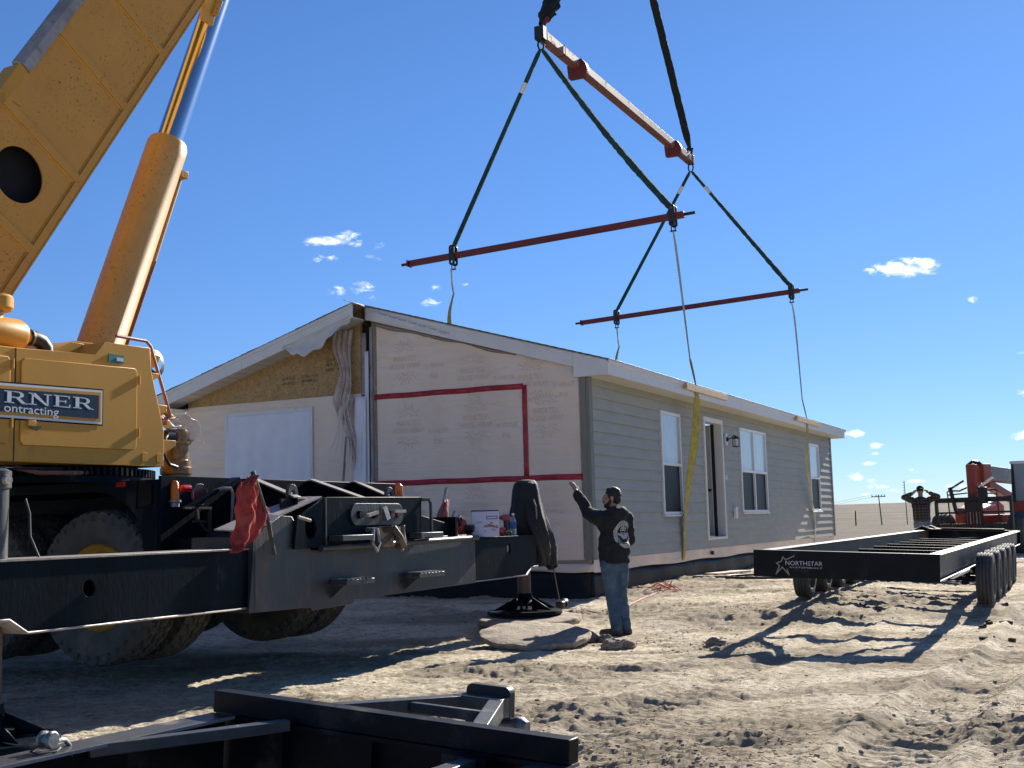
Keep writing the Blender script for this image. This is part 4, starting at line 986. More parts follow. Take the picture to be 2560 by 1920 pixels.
    mb.build('pintle_hook', m_jack, cr, .004)
    MB().tube([(5.16, -.08, 1.62), (5.24, -.12, 1.62), (5.28, -.12, 1.58), (5.28, -.12, 1.27), (5.24, -.12, 1.24)], .018, 8).build('grab_handle', m_worn, cr)
    # ribs between the rear wall and bumper
    for a0, a1 in ((3.62, 3.16), (4.61, 4.22), (5.41, 4.78)):
        MB().add([(a0, .93, 1.86), (a0+.11, .93, 1.86), (a1+.11, .05, 1.64), (a1, .05, 1.64), (a0, .93, 1.845), (a0+.11, .93, 1.845), (a1+.11, .05, 1.625), (a1, .05, 1.625)],
                 [(0,1,2,3), (7,6,5,4), (0,4,5,1), (1,5,6,2), (2,6,7,3), (3,7,4,0)]).build('rib_cap', m_steelgrey, cr, .002)
        MB().add([(a0+.05, .93, 1.845), (a1+.05, .05, 1.625), (a1+.05, .05, 1.3), (a0+.05, .93, 1.3)], [(0,1,2,3)]).build('rib_web', m_black, cr, solid=.02)
    for a in (3.25, 4.88):
        MB().plate(circ(a, 1.665, .075, 20, .085), [circ(a, 1.67, .03, 14, None, True)], fr0(.12), .03).build('lifting_eye', m_worn, cr, .004)
    bc2 = empty('beacon'); bc2.parent = cr
    MB().lathe([(0, .125), (.02, .12), (.036, .1), (.04, .03), (.036, 0)], (5.05, .12, 1.665), n=18).build('lens', m_amber, bc2)
    MB().lathe([(.05, .0), (.05, -.03), (0, -.03)], (5.05, .12, 1.668), n=18).build('base', m_chain, bc2)
    # right-hand top shelf next to the bumper
    MB().add([(5.3, .05, 1.23), (6.0, .05, 1.23), (6.0, .05, 1.36), (5.3, .05, 1.47), (5.3, .3, 1.23), (6.0, .3, 1.23), (6.0, .3, 1.36), (5.3, .3, 1.47)], [(0,1,2,3), (7,6,5,4), (0,4,5,1), (1,5,6,2), (2,6,7,3), (3,7,4,0)]).build('side_bracket', m_black, cr, .004)
    MB().box(5.98, 6.02, -.02, .3, 1.20, 1.44).build('side_bracket', m_black, cr)
    for a in (5.45, 5.98): MB().box(a, a+.32, -.04, .06, 1.205, 1.24).build('weld_pad', m_chain, cr, .003)
    # ---- outrigger beams
    def beam(a0, a1, tip, holes, name):
        s = 1 if a1 > a0 else -1
        lo = .72
        pts = [(a0, lo), (a1-s*.32*1, lo+.005), (a1-s*.17, lo+.10), (a1, lo+.105), (a1, 1.20), (a0, 1.19)]
        g = empty(name); g.parent = cr
        MB().plate(pts, holes, fr0(.0), .025).build('near_plate', m_black, g, .004)
        MB().plate(pts, [], fr0(.42), .025).build('far_plate', m_black, g)
        mb = MB(); mb.box(min(a0, a1), max(a0, a1), -.012, .455, 1.19, 1.205)
        mb.build('top_plate', m_steelgrey if s < 0 else m_black, g, .002)
        P2 = [(a0, lo), (a1-s*.32, lo+.005), (a1-s*.17, lo+.10), (a1, lo+.105)]
        vs = []
        for (a, z) in P2: vs += [(a, -.02, z), (a, .455, z)]
        MB().add(vs, [(2*i, 2*i+1, 2*i+3, 2*i+2) for i in range(3)]).build('bottom_plate', m_steelgrey, g, solid=.015)
        return g
    beam(2.52, -.12, 0, [circ(.74, .98, .055, 24, .058, True)], 'outrigger_beam')
    beam(6.3, 8.08, 0, [circ(7.31, 1.06, .04, 20, .055, True)], 'outrigger_beam')
    # jacks: left one at the frame edge, right one over the pads
    def jack(a, ztop, zbot, r_h, r_c, top_m=m_steelgrey):
        j = empty('outrigger_jack'); j.parent = cr
        MB().lathe([(0, ztop), (r_h*.8, ztop), (r_h*1.12, ztop-.02), (r_h*1.12, ztop-.13), (r_h, ztop-.14), (r_h, 1.0), (r_h, .80), (0, .80)], (a, .22, 0), n=28).build('jack_housing', top_m, j)
        MB().cyl((a, .22, .82), (a, .22, zbot+.20), r_c, n=28).build('jack_cylinder', m_jack, j)
        MB().lathe([(0, .26), (r_c*1.15, .25), (r_c*1.25, .20), (r_c*.9, .17), (.16, .13), (.2, .10)], (a, .22, zbot), n=28).build('jack_foot', m_black, j)
        pl = MB().lathe([(0, .045), (.46, .04), (.47, .02), (.47, 0), (0, 0)], (a, .22, zbot), n=40).build('float_plate', m_black, j)
        mb = MB()
        for k in range(6):
            t = k*pi/3+.3; mb.add([(a+.12*cos(t), .22+.12*sin(t), zbot+.20), (a+.42*cos(t), .22+.42*sin(t), zbot+.05), (a+.12*cos(t), .22+.12*sin(t), zbot+.05)], [(0,1,2)])
        mb.build('float_gusset', m_black, j, solid=.02)
        return j
    jack(8.16, 1.78, .235, .10, .085, m_black)
    jack(.075, 1.80, .02, .12, .10, m_worn)
    MB().tube([(.28, .12, 1.60), (.30, .10, 1.5), (.29, .08, 1.35), (.34, .05, 1.21)], .008, 6).build('jack_hose', m_hose, cr)
    MB().lathe([(0, .03), (.03, .03), (.035, 0)], (.09, .09, 1.72), (0, -1, 0), 16).build('jack_port', m_steelgrey, cr)
    # ---- wheels
    w0 = empty('wheel'); w0.parent = cr; w0.location = (2.66, 1.70, .88)
    tyre('tyre', .69, .38, w0, (0,0,0), (-1,0,0), m_rubber)
    MB().lathe([(.365, .08), (.392, .135), (.37, .165), (.335, .13), (.30, .02), (.25, -.05), (.12, -.10), (.10, .02), (.0, .03)], (0,0,0), (-1,0,0), 40).build('rim', m_rim, w0)
    mb = MB(); 
    for k in range(10): t = k*pi/5; mb.cyl((.07, .17*cos(t), .17*sin(t)), (-.02, .17*cos(t), .17*sin(t)), .016, n=8)
    mb.build('wheel_nut', m_rim, w0)
    def cpw(a, b):
        c = w0.copy(); COL.objects.link(c); c.parent = cr; c.location = (a, b, .88)
        for ch in w0.children: d = ch.copy(); COL.objects.link(d); d.parent = c
    for (a, b) in ((3.15, 1.70), (4.92, 1.70), (5.4, 1.70), (2.66, 3.2), (3.15, 3.2), (4.92, 3.2), (5.4, 3.2), (2.66, 7.2), (2.66, 8.7), (5.4, 7.2), (5.4, 8.7)): cpw(a, b)
    for b in (1.7, 3.2): MB().cyl((2.8, b, .88), (5.2, b, .88), .13, n=16).build('axle', m_black, cr)
    MB().box(3.4, 4.7, 1.1, 4.5, .75, 1.2).build('drive_train', m_black, cr, .02)
    # ---- turntable and superstructure
    MB().lathe([(1.15, 1.80), (1.15, 1.86), (1.0, 1.86), (1.0, 1.97), (0, 1.97)], (2.55, 2.65, 0), n=60).build('turntable', m_black, cr)
    mb = MB()
    for k in range(90): t = 2*pi*k/90; mb.box(-.012, .012, -.02, .02, 0, .07); 
    mb = MB()
    for k in range(110):
        t = 2*pi*k/110; c_, s_ = cos(t), sin(t); R = Matrix(((c_, -s_, 0), (s_, c_, 0), (0, 0, 1))); mb.obox((2.55+1.13*c_, 2.65+1.13*s_, 1.90), (.06, .03, .07), R)
    tg = mb.build('gear_teeth', m_black, cr, flat=True); tg['kind'] = 'stuff'
    ss = empty('superstructure'); ss.parent = cr
    Y = m_yellow
    body = [(-1.6, 1.93), (3.12, 1.96), (3.12, 2.30), (2.95, 2.84), (2.93, 3.06), (2.36, 3.045), (2.24, 2.92), (1.39, 2.88), (-1.6, 2.80)]
    MB().plate(body, [], fr0(1.5), .55).build('body_panel', Y, ss, .008)
    MB().plate([(-3.2, 1.93), (3.0, 1.96), (3.0, 2.3), (2.85, 3.0), (2.3, 3.15), (-1, 3.1), (-3.2, 3.1)], [], fr0(3.15), .5).build('far_body', Y, ss, .008)
    MB().box(-3.4, -2.4, 1.5, 3.65, 1.9, 3.1).build('counterweight', Y, ss, .03)
    MB().box(-2.0, 2.9, 2.0, 3.2, 1.95, 2.1).build('turntable_plate', Y, ss)
    MB().box(1.386, 1.392, 1.494, 1.5, 1.94, 2.875).build('panel_joint', m_darkvoid, ss)
    for x0, x1, z0, z1 in ((1.44, 2.75, 2.085, 0), (.1, 1.33, 2.075, 0)):
        k = .036
        zt = lambda a: 2.80+(a-1.44)*.035
        pts = [(x0+.03, z0), (x1-.03, z0+.015), (x1, z0+.05), (x1, zt(x1)-.03), (x1-.03, zt(x1)), (x0+.03, zt(x0)), (x0, zt(x0)-.03), (x0, z0+.03)]
        d = MB().plate(pts, [], fr0(1.484), .015).build('engine_door', Y, ss, .005)
        for z in (2.22, 2.70): MB().cyl((x1+.015, 1.478, z), (x1+.015, 1.478, z+.08), .012, n=10).build('hinge', Y, d)
    MB().box(1.50, 1.58, 1.462, 1.478, 2.24, 2.29).build('door_latch', Y, ss, .003)
    MB().add([(1.50, 1.46, 2.245), (1.64, 1.46, 2.245), (1.58, 1.455, 2.205)], [(0,1,2)]).build('latch_bracket', m_darkvoid, ss, solid=.006)
    for a in (2.83, 3.02): MB().plate(rrect(a, a+.065, 2.0, 2.08, .015), [], fr0(1.492), .01).build('access_cover', Y, ss, .003)
    # rear-top step wedge near the cylinder foot
    MB().plate([(1.9, 2.9), (2.36, 2.92), (2.36, 3.05), (2.2, 3.05)], [], fr0(1.75), .3).build('foot_wedge', Y, ss, .004)
    # decals
    MB().box(2.40, 2.585, 1.490, 1.4985, 2.87, 2.945).build('teal_label', m_teal, ss); MB().box(2.495, 2.575, 1.486, 1.4895, 2.89, 2.92).build('label_print', m_signwhite, ss)
    # name board of the crane: black, white, tan and navy sheets
    def sheet(a0, z0, a1, z1, m, y, nm):
        MB().add([(a0, y, z0[0]), (a1, y, z0[1]), (a1, y, z1[1]), (a0, y, z1[0])], [(0,1,2,3)]).build(nm, m, ss, solid=.0015)
    A0, A1 = -.75, 2.33; zb0 = 2.26; 
    bot = lambda a: 2.285+(a-1.25)*.008; top = lambda a: 2.585+(a-1.25)*.03
    for ins, m, y in ((0, m_sigblack, 1.480), (.012, m_signwhite, 1.477), (.032, m_yellow, 1.474), (.058, m_navy, 1.471)):
        a0, a1 = A0+ins, A1-ins
        sheet(a0, (bot(a0)+ins, bot(a1)+ins), a1, (top(a0)-ins, top(a1)-ins), m, y, 'sign_board')
    # serif capitals drawn as outlines
    SER = []
    def letter(ch, x, w, h, z):
        q = w/10.; t = h/10.; P = []
        def r(x0, z0, x1, z1): P.append([(x0, z0), (x1, z0), (x1, z1), (x0, z1)])
        if ch in 'RE':
            r(1.4, 0, 3.2, 10); r(.2, 0, 4.4, .7); r(.2, 9.3, 4.2, 10)
        if ch == 'R':
            r(3.2, 9.3, 5.8, 10); r(3.2, 4.6, 5.8, 5.3)
            n = 12; o = [(5.6+2.9*cos(radians(90-180*i/n)), 7.3+2.7*sin(radians(90-180*i/n))) for i in range(n+1)]; inn = [(5.6+1.3*cos(radians(-90+180*i/n)), 7.3+2.0*sin(radians(-90+180*i/n))) for i in range(n+1)]
            for i in range(n): P.append([o[i], o[i+1], inn[n-i-1], inn[n-i]])
            P.append([(4.8, 4.8), (6.6, 4.8), (9.6, .3), (7.8, .0)]); r(7.8, 0, 10.4, .7)
        if ch == 'E':
            r(3.2, 9.3, 9, 10); r(3.2, 0, 9.3, .7); r(3.2, 4.7, 7, 5.4); r(8.3, 7.6, 9, 9.6); r(8.7, 0, 9.4, 2.6); r(6.4, 3.7, 7.1, 6.4)
        if ch == 'N':
            r(1.3, 0, 2.1, 10); r(.1, 0, 3.4, .7); r(7.7, 0, 8.5, 10); r(6.4, 9.3, 9.8, 10); P.append([(.1, 10), (2.9, 10), (8.5, .0), (7.5, 0)]); r(0, 9.3, 2.6, 10)
        for pg in P: SER.append([(x+a*q, z+b*t) for a, b in pg])
    x = 1.255
    for ch, w in (('R', .235), ('N', .245), ('E', .20), ('R', .23)):
        letter(ch, x, w, .098, 2.417+(x-1.25)*.012); x += w+.012
    mb = MB()
    for pg in SER: mb.add([(a, 1.4685, z) for a, z in pg], [tuple(range(len(pg)))])
    mb.build('lettering', m_signwhite, ss, flat=True)
    text('ontracting', .068, lambda u, v, w: V(1.26+u, 1.4685, 2.345+v), m_signwhite, ss, .56, bold=.004)
    # air cleaner on top
    ac = empty('air_cleaner'); ac.parent = cr
    MB().lathe([(0, 3.335), (.15, 3.33), (.165, 3.31), (.165, 3.225), (.15, 3.205), (.09, 3.2), (.085, 3.13), (.1, 3.1)], (1.36, 1.75, 0), n=36).build('intake_cap', Y, ac)
    MB().lathe([(.087, 3.205), (.093, 3.2), (.093, 3.185), (.087, 3.18)], (1.36, 1.75, 0), n=30).build('clamp', m_chain, ac)
    MB().lathe([(0, -.45), (.12, -.44), (.135, -.4), (.135, .16), (.12, .20), (.06, .21), (.055, .33)], (1.45, 1.75, 3.03), (1, 0, 0), 32).build('filter_drum', Y, ac)
    MB().lathe([(.139, 0), (.146, .01), (.146, .025), (.139, .035)], (1.2, 1.75, 3.03), (1, 0, 0), 32).build('clamp', Y, ac)
    MB().tube([(1.73, 1.75, 3.03), (1.80, 1.75, 3.03), (1.87, 1.75, 3.01), (1.92, 1.75, 2.96), (1.93, 1.75, 2.88)], .066, 16).build('rubber_elbow', m_hose, ac)
    for p, q in (((1.745, 1.75, 3.03), (1.765, 1.75, 3.03)), ((1.93, 1.75, 2.915), (1.93, 1.75, 2.90))): MB().cyl(p, q, .071, n=18).build('clamp', m_chain, ac)
    for a in (1.25, 1.55): MB().box(a, a+.04, 1.68, 1.82, 2.86, 2.93).build('saddle', Y, ac)
    # far side ledge seen behind the cylinder
    MB().plate([(1.6, 3.02), (4.1, 3.02), (4.1, 3.07), (3.6, 3.22), (1.6, 3.34)], [], fr0(2.95), .3).build('far_ledge', Y, ss, .005)
    MB().box(2.2, 3.9, 2.9, 3.1, 2.9, 3.03).build('far_recess', m_darkvoid, ss)
    MB().tube([(2.4, 2.9, 3.12), (2.5, 2.85, 3.2), (2.65, 2.85, 3.23), (2.9, 2.9, 3.22)], .018, 8).build('oil_pipe', Y, ss)
    # handrail at the front corner
    MB().tube([(2.60, 1.60, 3.14), (2.98, 1.60, 3.14), (3.04, 1.60, 3.10), (3.22, 1.60, 2.68), (3.31, 1.60, 2.47), (3.30, 1.60, 2.44), (3.16, 1.60, 2.38)], .016, 10).build('handrail', m_redpaint2, cr)
    for pts in ([(2.94, 2.84), (3.10, 2.84), (3.10, 2.81), (2.98, 2.74)], [(3.02, 2.55), (3.22, 2.545), (3.20, 2.48), (3.08, 2.45)], [(3.12, 2.22), (3.34, 2.22), (3.34, 2.17), (3.12, 2.06)]):
        MB().plate(pts, [], fr0(1.55), .10).build('front_bracket', Y, cr, .004)
    # slew motor stack at the front, partly bagged
    sm = empty('slew_motor'); sm.parent = cr
    MB().lathe([(0, 2.36), (.105, 2.36), (.125, 2.33), (.125, 2.245), (.145, 2.24), (.145, 2.215), (.118, 2.21), (.12, 2.06), (.14, 2.05), (.145, 1.99), (.155, 1.98), (.155, 1.92), (.135, 1.91), (.135, 1.78), (.13, 1.75)], (3.68, 1.85, 0), n=36).build('motor_housing', m_oily, sm)
    mb = MB()
    for k in range(10): t = 2*pi*k/10; mb.cyl((3.68+.132*cos(t), 1.85+.132*sin(t), 2.24), (3.68+.132*cos(t), 1.85+.132*sin(t), 2.262), .012, n=6)
    mb.build('bolt_ring', m_oily, sm)['kind'] = 'stuff'
    MB().tube([(3.45, 1.75, 2.3), (3.36, 1.7, 2.25), (3.34, 1.7, 2.1), (3.42, 1.7, 2.0), (3.55, 1.72, 1.98)], .016, 8).build('oil_hose', m_hose, sm)
    MB().cyl((3.42, 1.8, 2.28), (3.58, 1.8, 2.28), .06, n=16).build('side_port', m_hose, sm)
    MB().grid(lambda u, v: V(3.42+u*.50, 1.70+v*.28, 2.37+.13*sin(pi*min(1, u*1.05))*(1-.3*v)+.02*sin(u*17+v*9)-(.12 if u > .9 else 0)), 22, 12).build('plastic_bag', m_bag, sm, solid=.002)
    mb = MB()
    for k in range(7): a = random.uniform(3.3, 3.6); mb.obox((a, 1.8+random.uniform(-.1, .1), 2.44+random.uniform(-.03, .05)), (.16, .06, .03), Matrix.Rotation(random.uniform(-.5, .5), 3, 'Y'))
    mb.build('oily_fitting', m_oily, sm, .005)
    MB().grid(lambda u, v: V(3.30+u*.24, 1.66+.1*v, 2.42-.06*u+.02*sin(u*8)-.02*v), 8, 3).build('bag_strip', m_cap, sm, solid=.004)
    # hydraulic hoses under the body
    MB().tube([(.2, 1.55, 1.93), (.8, 1.5, 1.905), (1.5, 1.52, 1.90), (2.0, 1.6, 1.915)], .012, 6).build('under_hose', m_hose, cr)
    MB().tube([(1.5, 1.6, 1.91), (1.7, 1.55, 1.87), (2.1, 1.56, 1.88), (2.6, 1.6, 1.9)], .02, 8).build('under_pipe', m_redpaint2, cr)
    def swing(o, deg=-3.4, px=2.6, py=2.6):
        t = radians(deg); c_, s_ = cos(t), sin(t); o.rotation_euler = (0, 0, t); o.location = (px-(c_*px-s_*py), py-(s_*px+c_*py), 0)
    # ---- boom (vertical plane along a), near face b = 2.2
    BD = V(.547, 0, .837); BN = V(.837, 0, -.547)      # along boom, towards its underside
    B0 = V(2.24, 0, 3.89)                               # a point on the lower edge of the near face
    BH, BW = 1.12, .86
    bf = lambda y0: (lambda u, v, w: V(B0.x+BD.x*u-BN.x*v, y0+w, B0.z+BD.z*u-BN.z*v))   # u along, v up from the underside
    bm_ = empty('boom'); bm_.parent = cr; swing(bm_)
    UH = V(2.05-B0.x, 0, 4.60-B0.z); hu, hv = UH.dot(BD), -UH.dot(BN)
    near = 2.2
    hole = circ(hu, hv, .26, 36, None, True)
    MB().plate([(-3.2, 0), (9.0, 0), (9.0, BH), (-3.2, BH)], [hole], bf(near), .015).build('side_plate', m_boom, bm_, 0)
    MB().plate([(-3.2, 0), (9.0, 0), (9.0, BH-.52), (-3.2, BH-.52)], [], bf(near+BW), .015).build('side_plate', Y, bm_)
    MB().plate([(-3.2, .03), (9.0, .03), (9.0, BH-.1), (-3.2, BH-.1)], [[(hu-.36, hv-.19), (hu-.28, hv+.02), (hu-.24, hv-.2)]], bf(near+.16), .01).build('hole_shade_plate', m_darkvoid, bm_)  # near-black plate added behind the hole, its deep shade put into the colour
    def slab(u0, u1, v0, v1, y0, y1, m, nm, par=bm_, bev=0):
        vs = [B0+BD*u-BN*v+V(0, y, 0) for v in (v0, v1) for y in (y0, y1) for u in (u0, u1)]
        return MB().add(vs, [(0,2,3,1),(4,5,7,6),(0,1,5,4),(1,3,7,5),(3,2,6,7),(2,0,4,6)]).build(nm, m, par, bev)
    slab(-3.2, 9.0, -.015, 0, near-.03, near+BW+.03, Y, 'bottom_plate')
    vs = [B0+BD*u-BN*v+V(0, y, 0) for u in (-3.2, 9.0) for v, y in ((BH, near+.02), (BH-.52, near+BW), (BH-.54, near+BW), (BH-.02, near+.02))]
    MB().add(vs, [(0,1,2,3), (7,6,5,4), (0,4,5,1), (1,5,6,2), (2,6,7,3), (3,7,4,0)]).build('top_plate', m_steelgrey, bm_)
    # chamfered grey top edge
    vs = [B0+BD*u-BN*v+V(0, y, 0) for u in (1.35, 9.0) for v, y in ((BH-.10, near-.035), (BH-.01, near-.035), (BH+.045, near+.02), (BH+.045, near+.08), (BH-.06, near+.12), (BH-.10, near+.0))]
    MB().add(vs, [tuple(range(6))[::-1], tuple(range(6, 12))]+[(i, (i+1) % 6, 6+(i+1) % 6, 6+i) for i in range(6)]).build('top_chord', m_steelgrey, bm_, .004)
    slab(-3.2, 1.34, BH-.08, BH+.02, near-.025, near+.2, Y, 'top_chord')
    slab(-3.2, 9.0, .0, .075, near-.022, near, m_boom, 'lower_flange', bev=.003); slab(-3.2, 9, .09, .095, near-.008, near, Y, 'weld_line')
    # stiffeners across the side plate
    for (p, q) in (((2.33, 6.04), (3.38, 5.70)), ((1.77, 5.14), (2.82, 4.81)), ((3.04, 6.65), (3.79, 6.45)), ((1.8, 4.13), (2.26, 3.94)), ((3.7, 7.6), (4.6, 7.3))):
        P = V(p[0], 0, p[1])-B0; u = P.dot(BD); Q = V(q[0], 0, q[1])-B0; u2 = Q.dot(BD)
        um = (u+u2)/2
        st = slab(um-.045, um+.045, .0, BH-.06, near-.02, near-.0, m_boom, 'stiffener', bev=.004)
        slab(um-.06, um-.047, .0, BH-.06, near-.008, near, m_yellow_edge, 'lit_edge')  # brighter yellow strip: light on the stiffener's lower edge put into colour
    MB().lathe([(0, .012), (.018, .012), (.018, 0)], B0+BD*3.25-BN*.93+V(0, near, 0), (0, -1, 0), 14).build('grease_port', m_darkvoid, bm_)
    MB().plate([(u, v) for u, v in ((.95, BH-.02), (1.16, BH-.02), (1.10, BH-.12), (1.02, BH-.22))], [], bf(near-.02), .018).build('corner_gusset', m_boom, bm_, .003)
    MB().cyl(B0+BD*-2.8-BN*.5+V(0, near-.15, 0), B0+BD*-2.8-BN*.5+V(0, near+BW+.15, 0), .12).build('foot_pin', m_steelgrey, bm_)
    for k in range(3):
        w = BW-.12*(k+1); h = BH-.13*(k+1)
        slab(9.0+k*6, 9.0+(k+1)*6.3, .06*(k+1), .06*(k+1)+h, near+.06*(k+1), near+.06*(k+1)+w, Y, 'boom_section')
    slab(27.2, 28.6, -.2, 1.1, near+.15, near+.7, Y, 'boom_head')
    # hanger strap for the cylinder rod pin
    PB = V(4.46, 0, 7.12)
    MB().plate([(-.10, -.16), (.06, -.19), (.16, .13), (.10, .24), (-.04, .24)], [], lambda u, v, w: V(PB.x+u+.02, near+.02+w, PB.z+v-.02), .05).build('cylinder_bracket', m_yellow_edge, bm_, .005)
    MB().plate([(-.035, -.10), (.035, -.10), (.05, .10), (-.02, .12)], [circ(0, -.06, .008, 8, None, True), circ(.012, .08, .008, 8, None, True)], lambda u, v, w: V(PB.x+.11+u+v*.35, near-.02+w, PB.z+v), .03).build('bracket_plate', m_yellow, bm_, .003)
    # lift cylinder
    cy = empty('lift_cylinder'); cy.parent = cr; swing(cy, -1.2)
    yb = 2.52
    Q0, Q1 = V(3.22, yb, 3.0), V(4.24, yb, 5.55); cdv = (Q1-Q0).normalized()
    Q1 = Q0+cdv*2.74
    MB().lathe([(.25, 0), (.222, .05), (.218, 2.55), (.218, 2.70), (.205, 2.735), (.155, 2.74), (.155, 2.70)], Q0, cdv, 48).build('barrel', m_yellow_speck, cy)
    MB().lathe([(.138, 2.6), (.138, 5.3)], Q0, cdv, 40).build('rod', m_chrome, cy)
    MB().lathe([(.165, 2.735), (.165, 2.76), (.14, 2.765)], Q0, cdv, 40).build('rod_gland', Y, cy)
    off = V(.222, -.10, -.045)
    MB().tube([Q0+cdv*.1+off, Q0+cdv*1.2+off*1.03, Q0+cdv*2.38+off], .02, 8).build('oil_pipe', m_yellow_speck, cy)
    MB().tube([Q0+cdv*.1+off*.9+V(0,-.05,0), Q0+cdv*1.3+off*.94+V(0,-.05,0)], .014, 8).build('oil_pipe', m_redpaint2, cy)
    MB().box(Q0.x+cdv.x*2.4+.17, Q0.x+cdv.x*2.4+.28, yb-.15, yb-.04, Q0.z+cdv.z*2.4-.06, Q0.z+cdv.z*2.4+.02).build('pipe_block', Y, cy, .005)
    MB().plate([(2.1, 2.9), (3.1, 2.9), (3.65, 3.0), (3.72, 3.12), (3.45, 3.16), (2.6, 3.14)], [], fr0(2.1), .9).build('cylinder_cradle', Y, cy, .008)
    MB().lathe([(.15, 0), (.11, .02), (.08, .03)], (3.72, 2.2, 3.05), (0, -1, 0), 24).build('pivot_cap', m_hose, cy)
    return cr
crane()

# ---------------------------------------------------------------- things standing on or hung from the outrigger
def ca(a, b, z): return CO+SD*a+TD*b+V(0, 0, z)
def on_beam():
    zt = 1.207
    def T(mb, name, m, par=None, **k): return mb.build(name, m, par, **k)
    # carton
    bx = empty('carton', ca(6.62, .12, zt), radians(4), 'white cardboard box with red print standing on the right outrigger beam', 'box')
    MB().box(0, .31, 0, .2, 0, .29).build('carton_body', m_boxwhite, bx, .003); MB().box(-.003, .313, -.003, .203, .29, .305).build('carton_lid', m_boxblue, bx, .003)
    MB().box(.165, .295, -.004, -.001, .20, .235).build('label_frame', m_blueprint, bx); MB().box(.175, .285, -.007, -.0045, .208, .227).build('label_bar', m_boxwhite, bx)
    mb = MB()
    for k in range(26):
        a = min(.28, max(.1, random.gauss(.2, .045))); z = random.gauss(.11, .022); mb.box(a, a+random.uniform(.01, .035), -.005, -.001, z, z+random.uniform(.005, .014))
    mb.build('printed_picture', m_rust, bx)
    text('wood connectors', .016, lambda u, v, w: V(.06+u, -.003, .16+v), m_blueprint, bx, .06)
    # water bottle
    wb = empty('water_bottle', ca(7.75, .15, zt), 0, 'clear plastic water bottle with blue label beside the impact driver', 'bottle')
    MB().lathe([(0, 0), (.036, 0), (.04, .01), (.037, .03), (.04, .05), (.037, .07), (.04, .09), (.039, .17), (.03, .20), (.016, .235), (.014, .25)], (0,0,0), n=24).build('bottle_body', m_water, wb)
    MB().lathe([(.0405, .085), (.0415, .09), (.0415, .155), (.0405, .16)], (0,0,0), n=24).build('bottle_label', m_bluelabel, wb)
    MB().lathe([(.017, .243), (.018, .25), (.018, .268), (0, .27)], (0,0,0), n=18).build('bottle_cap', m_cap, wb)
    # impact driver
    dr = empty('impact_driver', ca(7.50, .14, zt), RZ-.1, 'red and black cordless impact driver standing on its battery', 'power tool')
    MB().box(-.02, .10, -.04, .04, 0, .06).build('battery', m_toolblack, dr, .008)
    mb = MB(); mb.bar((.04, 0, .05), (.02, 0, .19), .045, .05, (0, 1, 0)); mb.build('grip', m_toolblack, dr, .012)
    mb = MB(); mb.lathe([(0, -.07), (.035, -.065), (.04, -.03), (.036, .05), (.025, .09), (.02, .11)], (.02, 0, .215), (-1, 0, 0), 18); mb.build('motor_body', m_toolred, dr)
    MB().cyl((-.09, 0, .215), (-.17, 0, .215), .014, n=10).build('chuck', m_toolblack, dr)
    # small angle tool and tape
    gr = empty('tape_measure', ca(7.36, .10, zt), RZ, 'red and silver tape measure lying between the box and the driver', 'tape measure')
    MB().lathe([(0, 0), (.045, 0), (.052, .01), (.052, .05), (.045, .06), (0, .06)], (0, .03, .05), (0, -1, 0), 20).build('case', m_toolred, gr); MB().lathe([(0, .0), (.03, .0), (.032, -.004)], (0, -.03, .05), (0, 1, 0), 18).build('disc', m_chain, gr)
    MB().box(.02, .09, -.02, .02, .0, .04).build('lock_button', m_orange, gr, .01)
    gn = empty('battery_pack', ca(7.44, .05, zt), RZ+.4, 'black battery pack lying on the beam beneath the impact driver', 'battery')
    MB().box(-.04, .05, -.03, .04, 0, .05).build('case', m_toolblack, gn, .01); MB().box(-.02, .03, -.02, .03, .05, .065).build('terminal', m_chain, gn)
    # circular saw
    sw = empty('circular_saw', ca(6.50, .18, zt), RZ+.2, 'red and black circular saw lying left of the white carton', 'power tool')
    MB().lathe([(0, -.03), (.09, -.03), (.10, 0), (.09, .03), (0, .03)], (0, 0, .11), (0, 1, 0), 26).build('blade_guard', m_toolred, sw)
    MB().tube([(-.06, .0, .12), (-.12, 0, .16), (-.14, 0, .22), (-.09, 0, .24), (-.02, 0, .20)], .018, 10).build('handle', m_toolblack, sw)
    MB().box(-.12, .13, -.06, .06, .0, .01).build('base_plate', m_chain, sw); MB().lathe([(0, 0), (.045, .0), (.045, .1), (0, .11)], (0.02, -.03, .10), (0, -1, 0), 18).build('motor', m_toolblack, sw)
    MB().box(.06, .16, -.08, -.02, .01, .07).build('battery', m_toolblack, sw, .01)
    # red bag with tools sticking out
    def bag(u, v):
        a = 2*pi*u; w = (.10*(1-v)**.7+.035)*(1+.12*sin(a*3+v*9)); return V(w*cos(a)*.9+.16*v*v, w*sin(a)*.6, .42*v-.02+.015*sin(a*5))
    rb = empty('red_bag', ca(6.12, .25, zt+.02), RZ, 'faded red cloth bag drooping from an upright bar behind the bumper', 'bag')
    MB().grid(bag, 30, 16).build('cloth', m_redbag, rb, solid=.004)
    MB().tube([(.12, .02, .35), (.17, .02, .50), (.20, .02, .54)], .018, 8).build('bar_end', m_steelgrey, rb)
    MB().box(.1, .17, -.02, .05, -.2, .12).build('strap', m_redbag, rb, .01)
    MB().tube([(.14, -.05, .15), (.2, -.06, .25), (.23, -.06, .28)], .012, 8).build('tool_handle', m_chain, rb)
    # red mesh cloth over the left of the box
    L_ = [(2.83, 1.78), (2.68, 1.69), (2.60, 1.55), (2.59, 1.40), (2.575, 1.20), (2.56, 1.05), (2.575, .94)]
    R_ = [(2.86, 1.78), (2.93, 1.62), (3.00, 1.47), (3.03, 1.38), (2.98, 1.22), (2.84, 1.07), (2.70, .97)]
    sc_ = lambda P: [(2.30+(x-2.74)*1.0, 1.80-(1.78-z)*.75) for x, z in P]
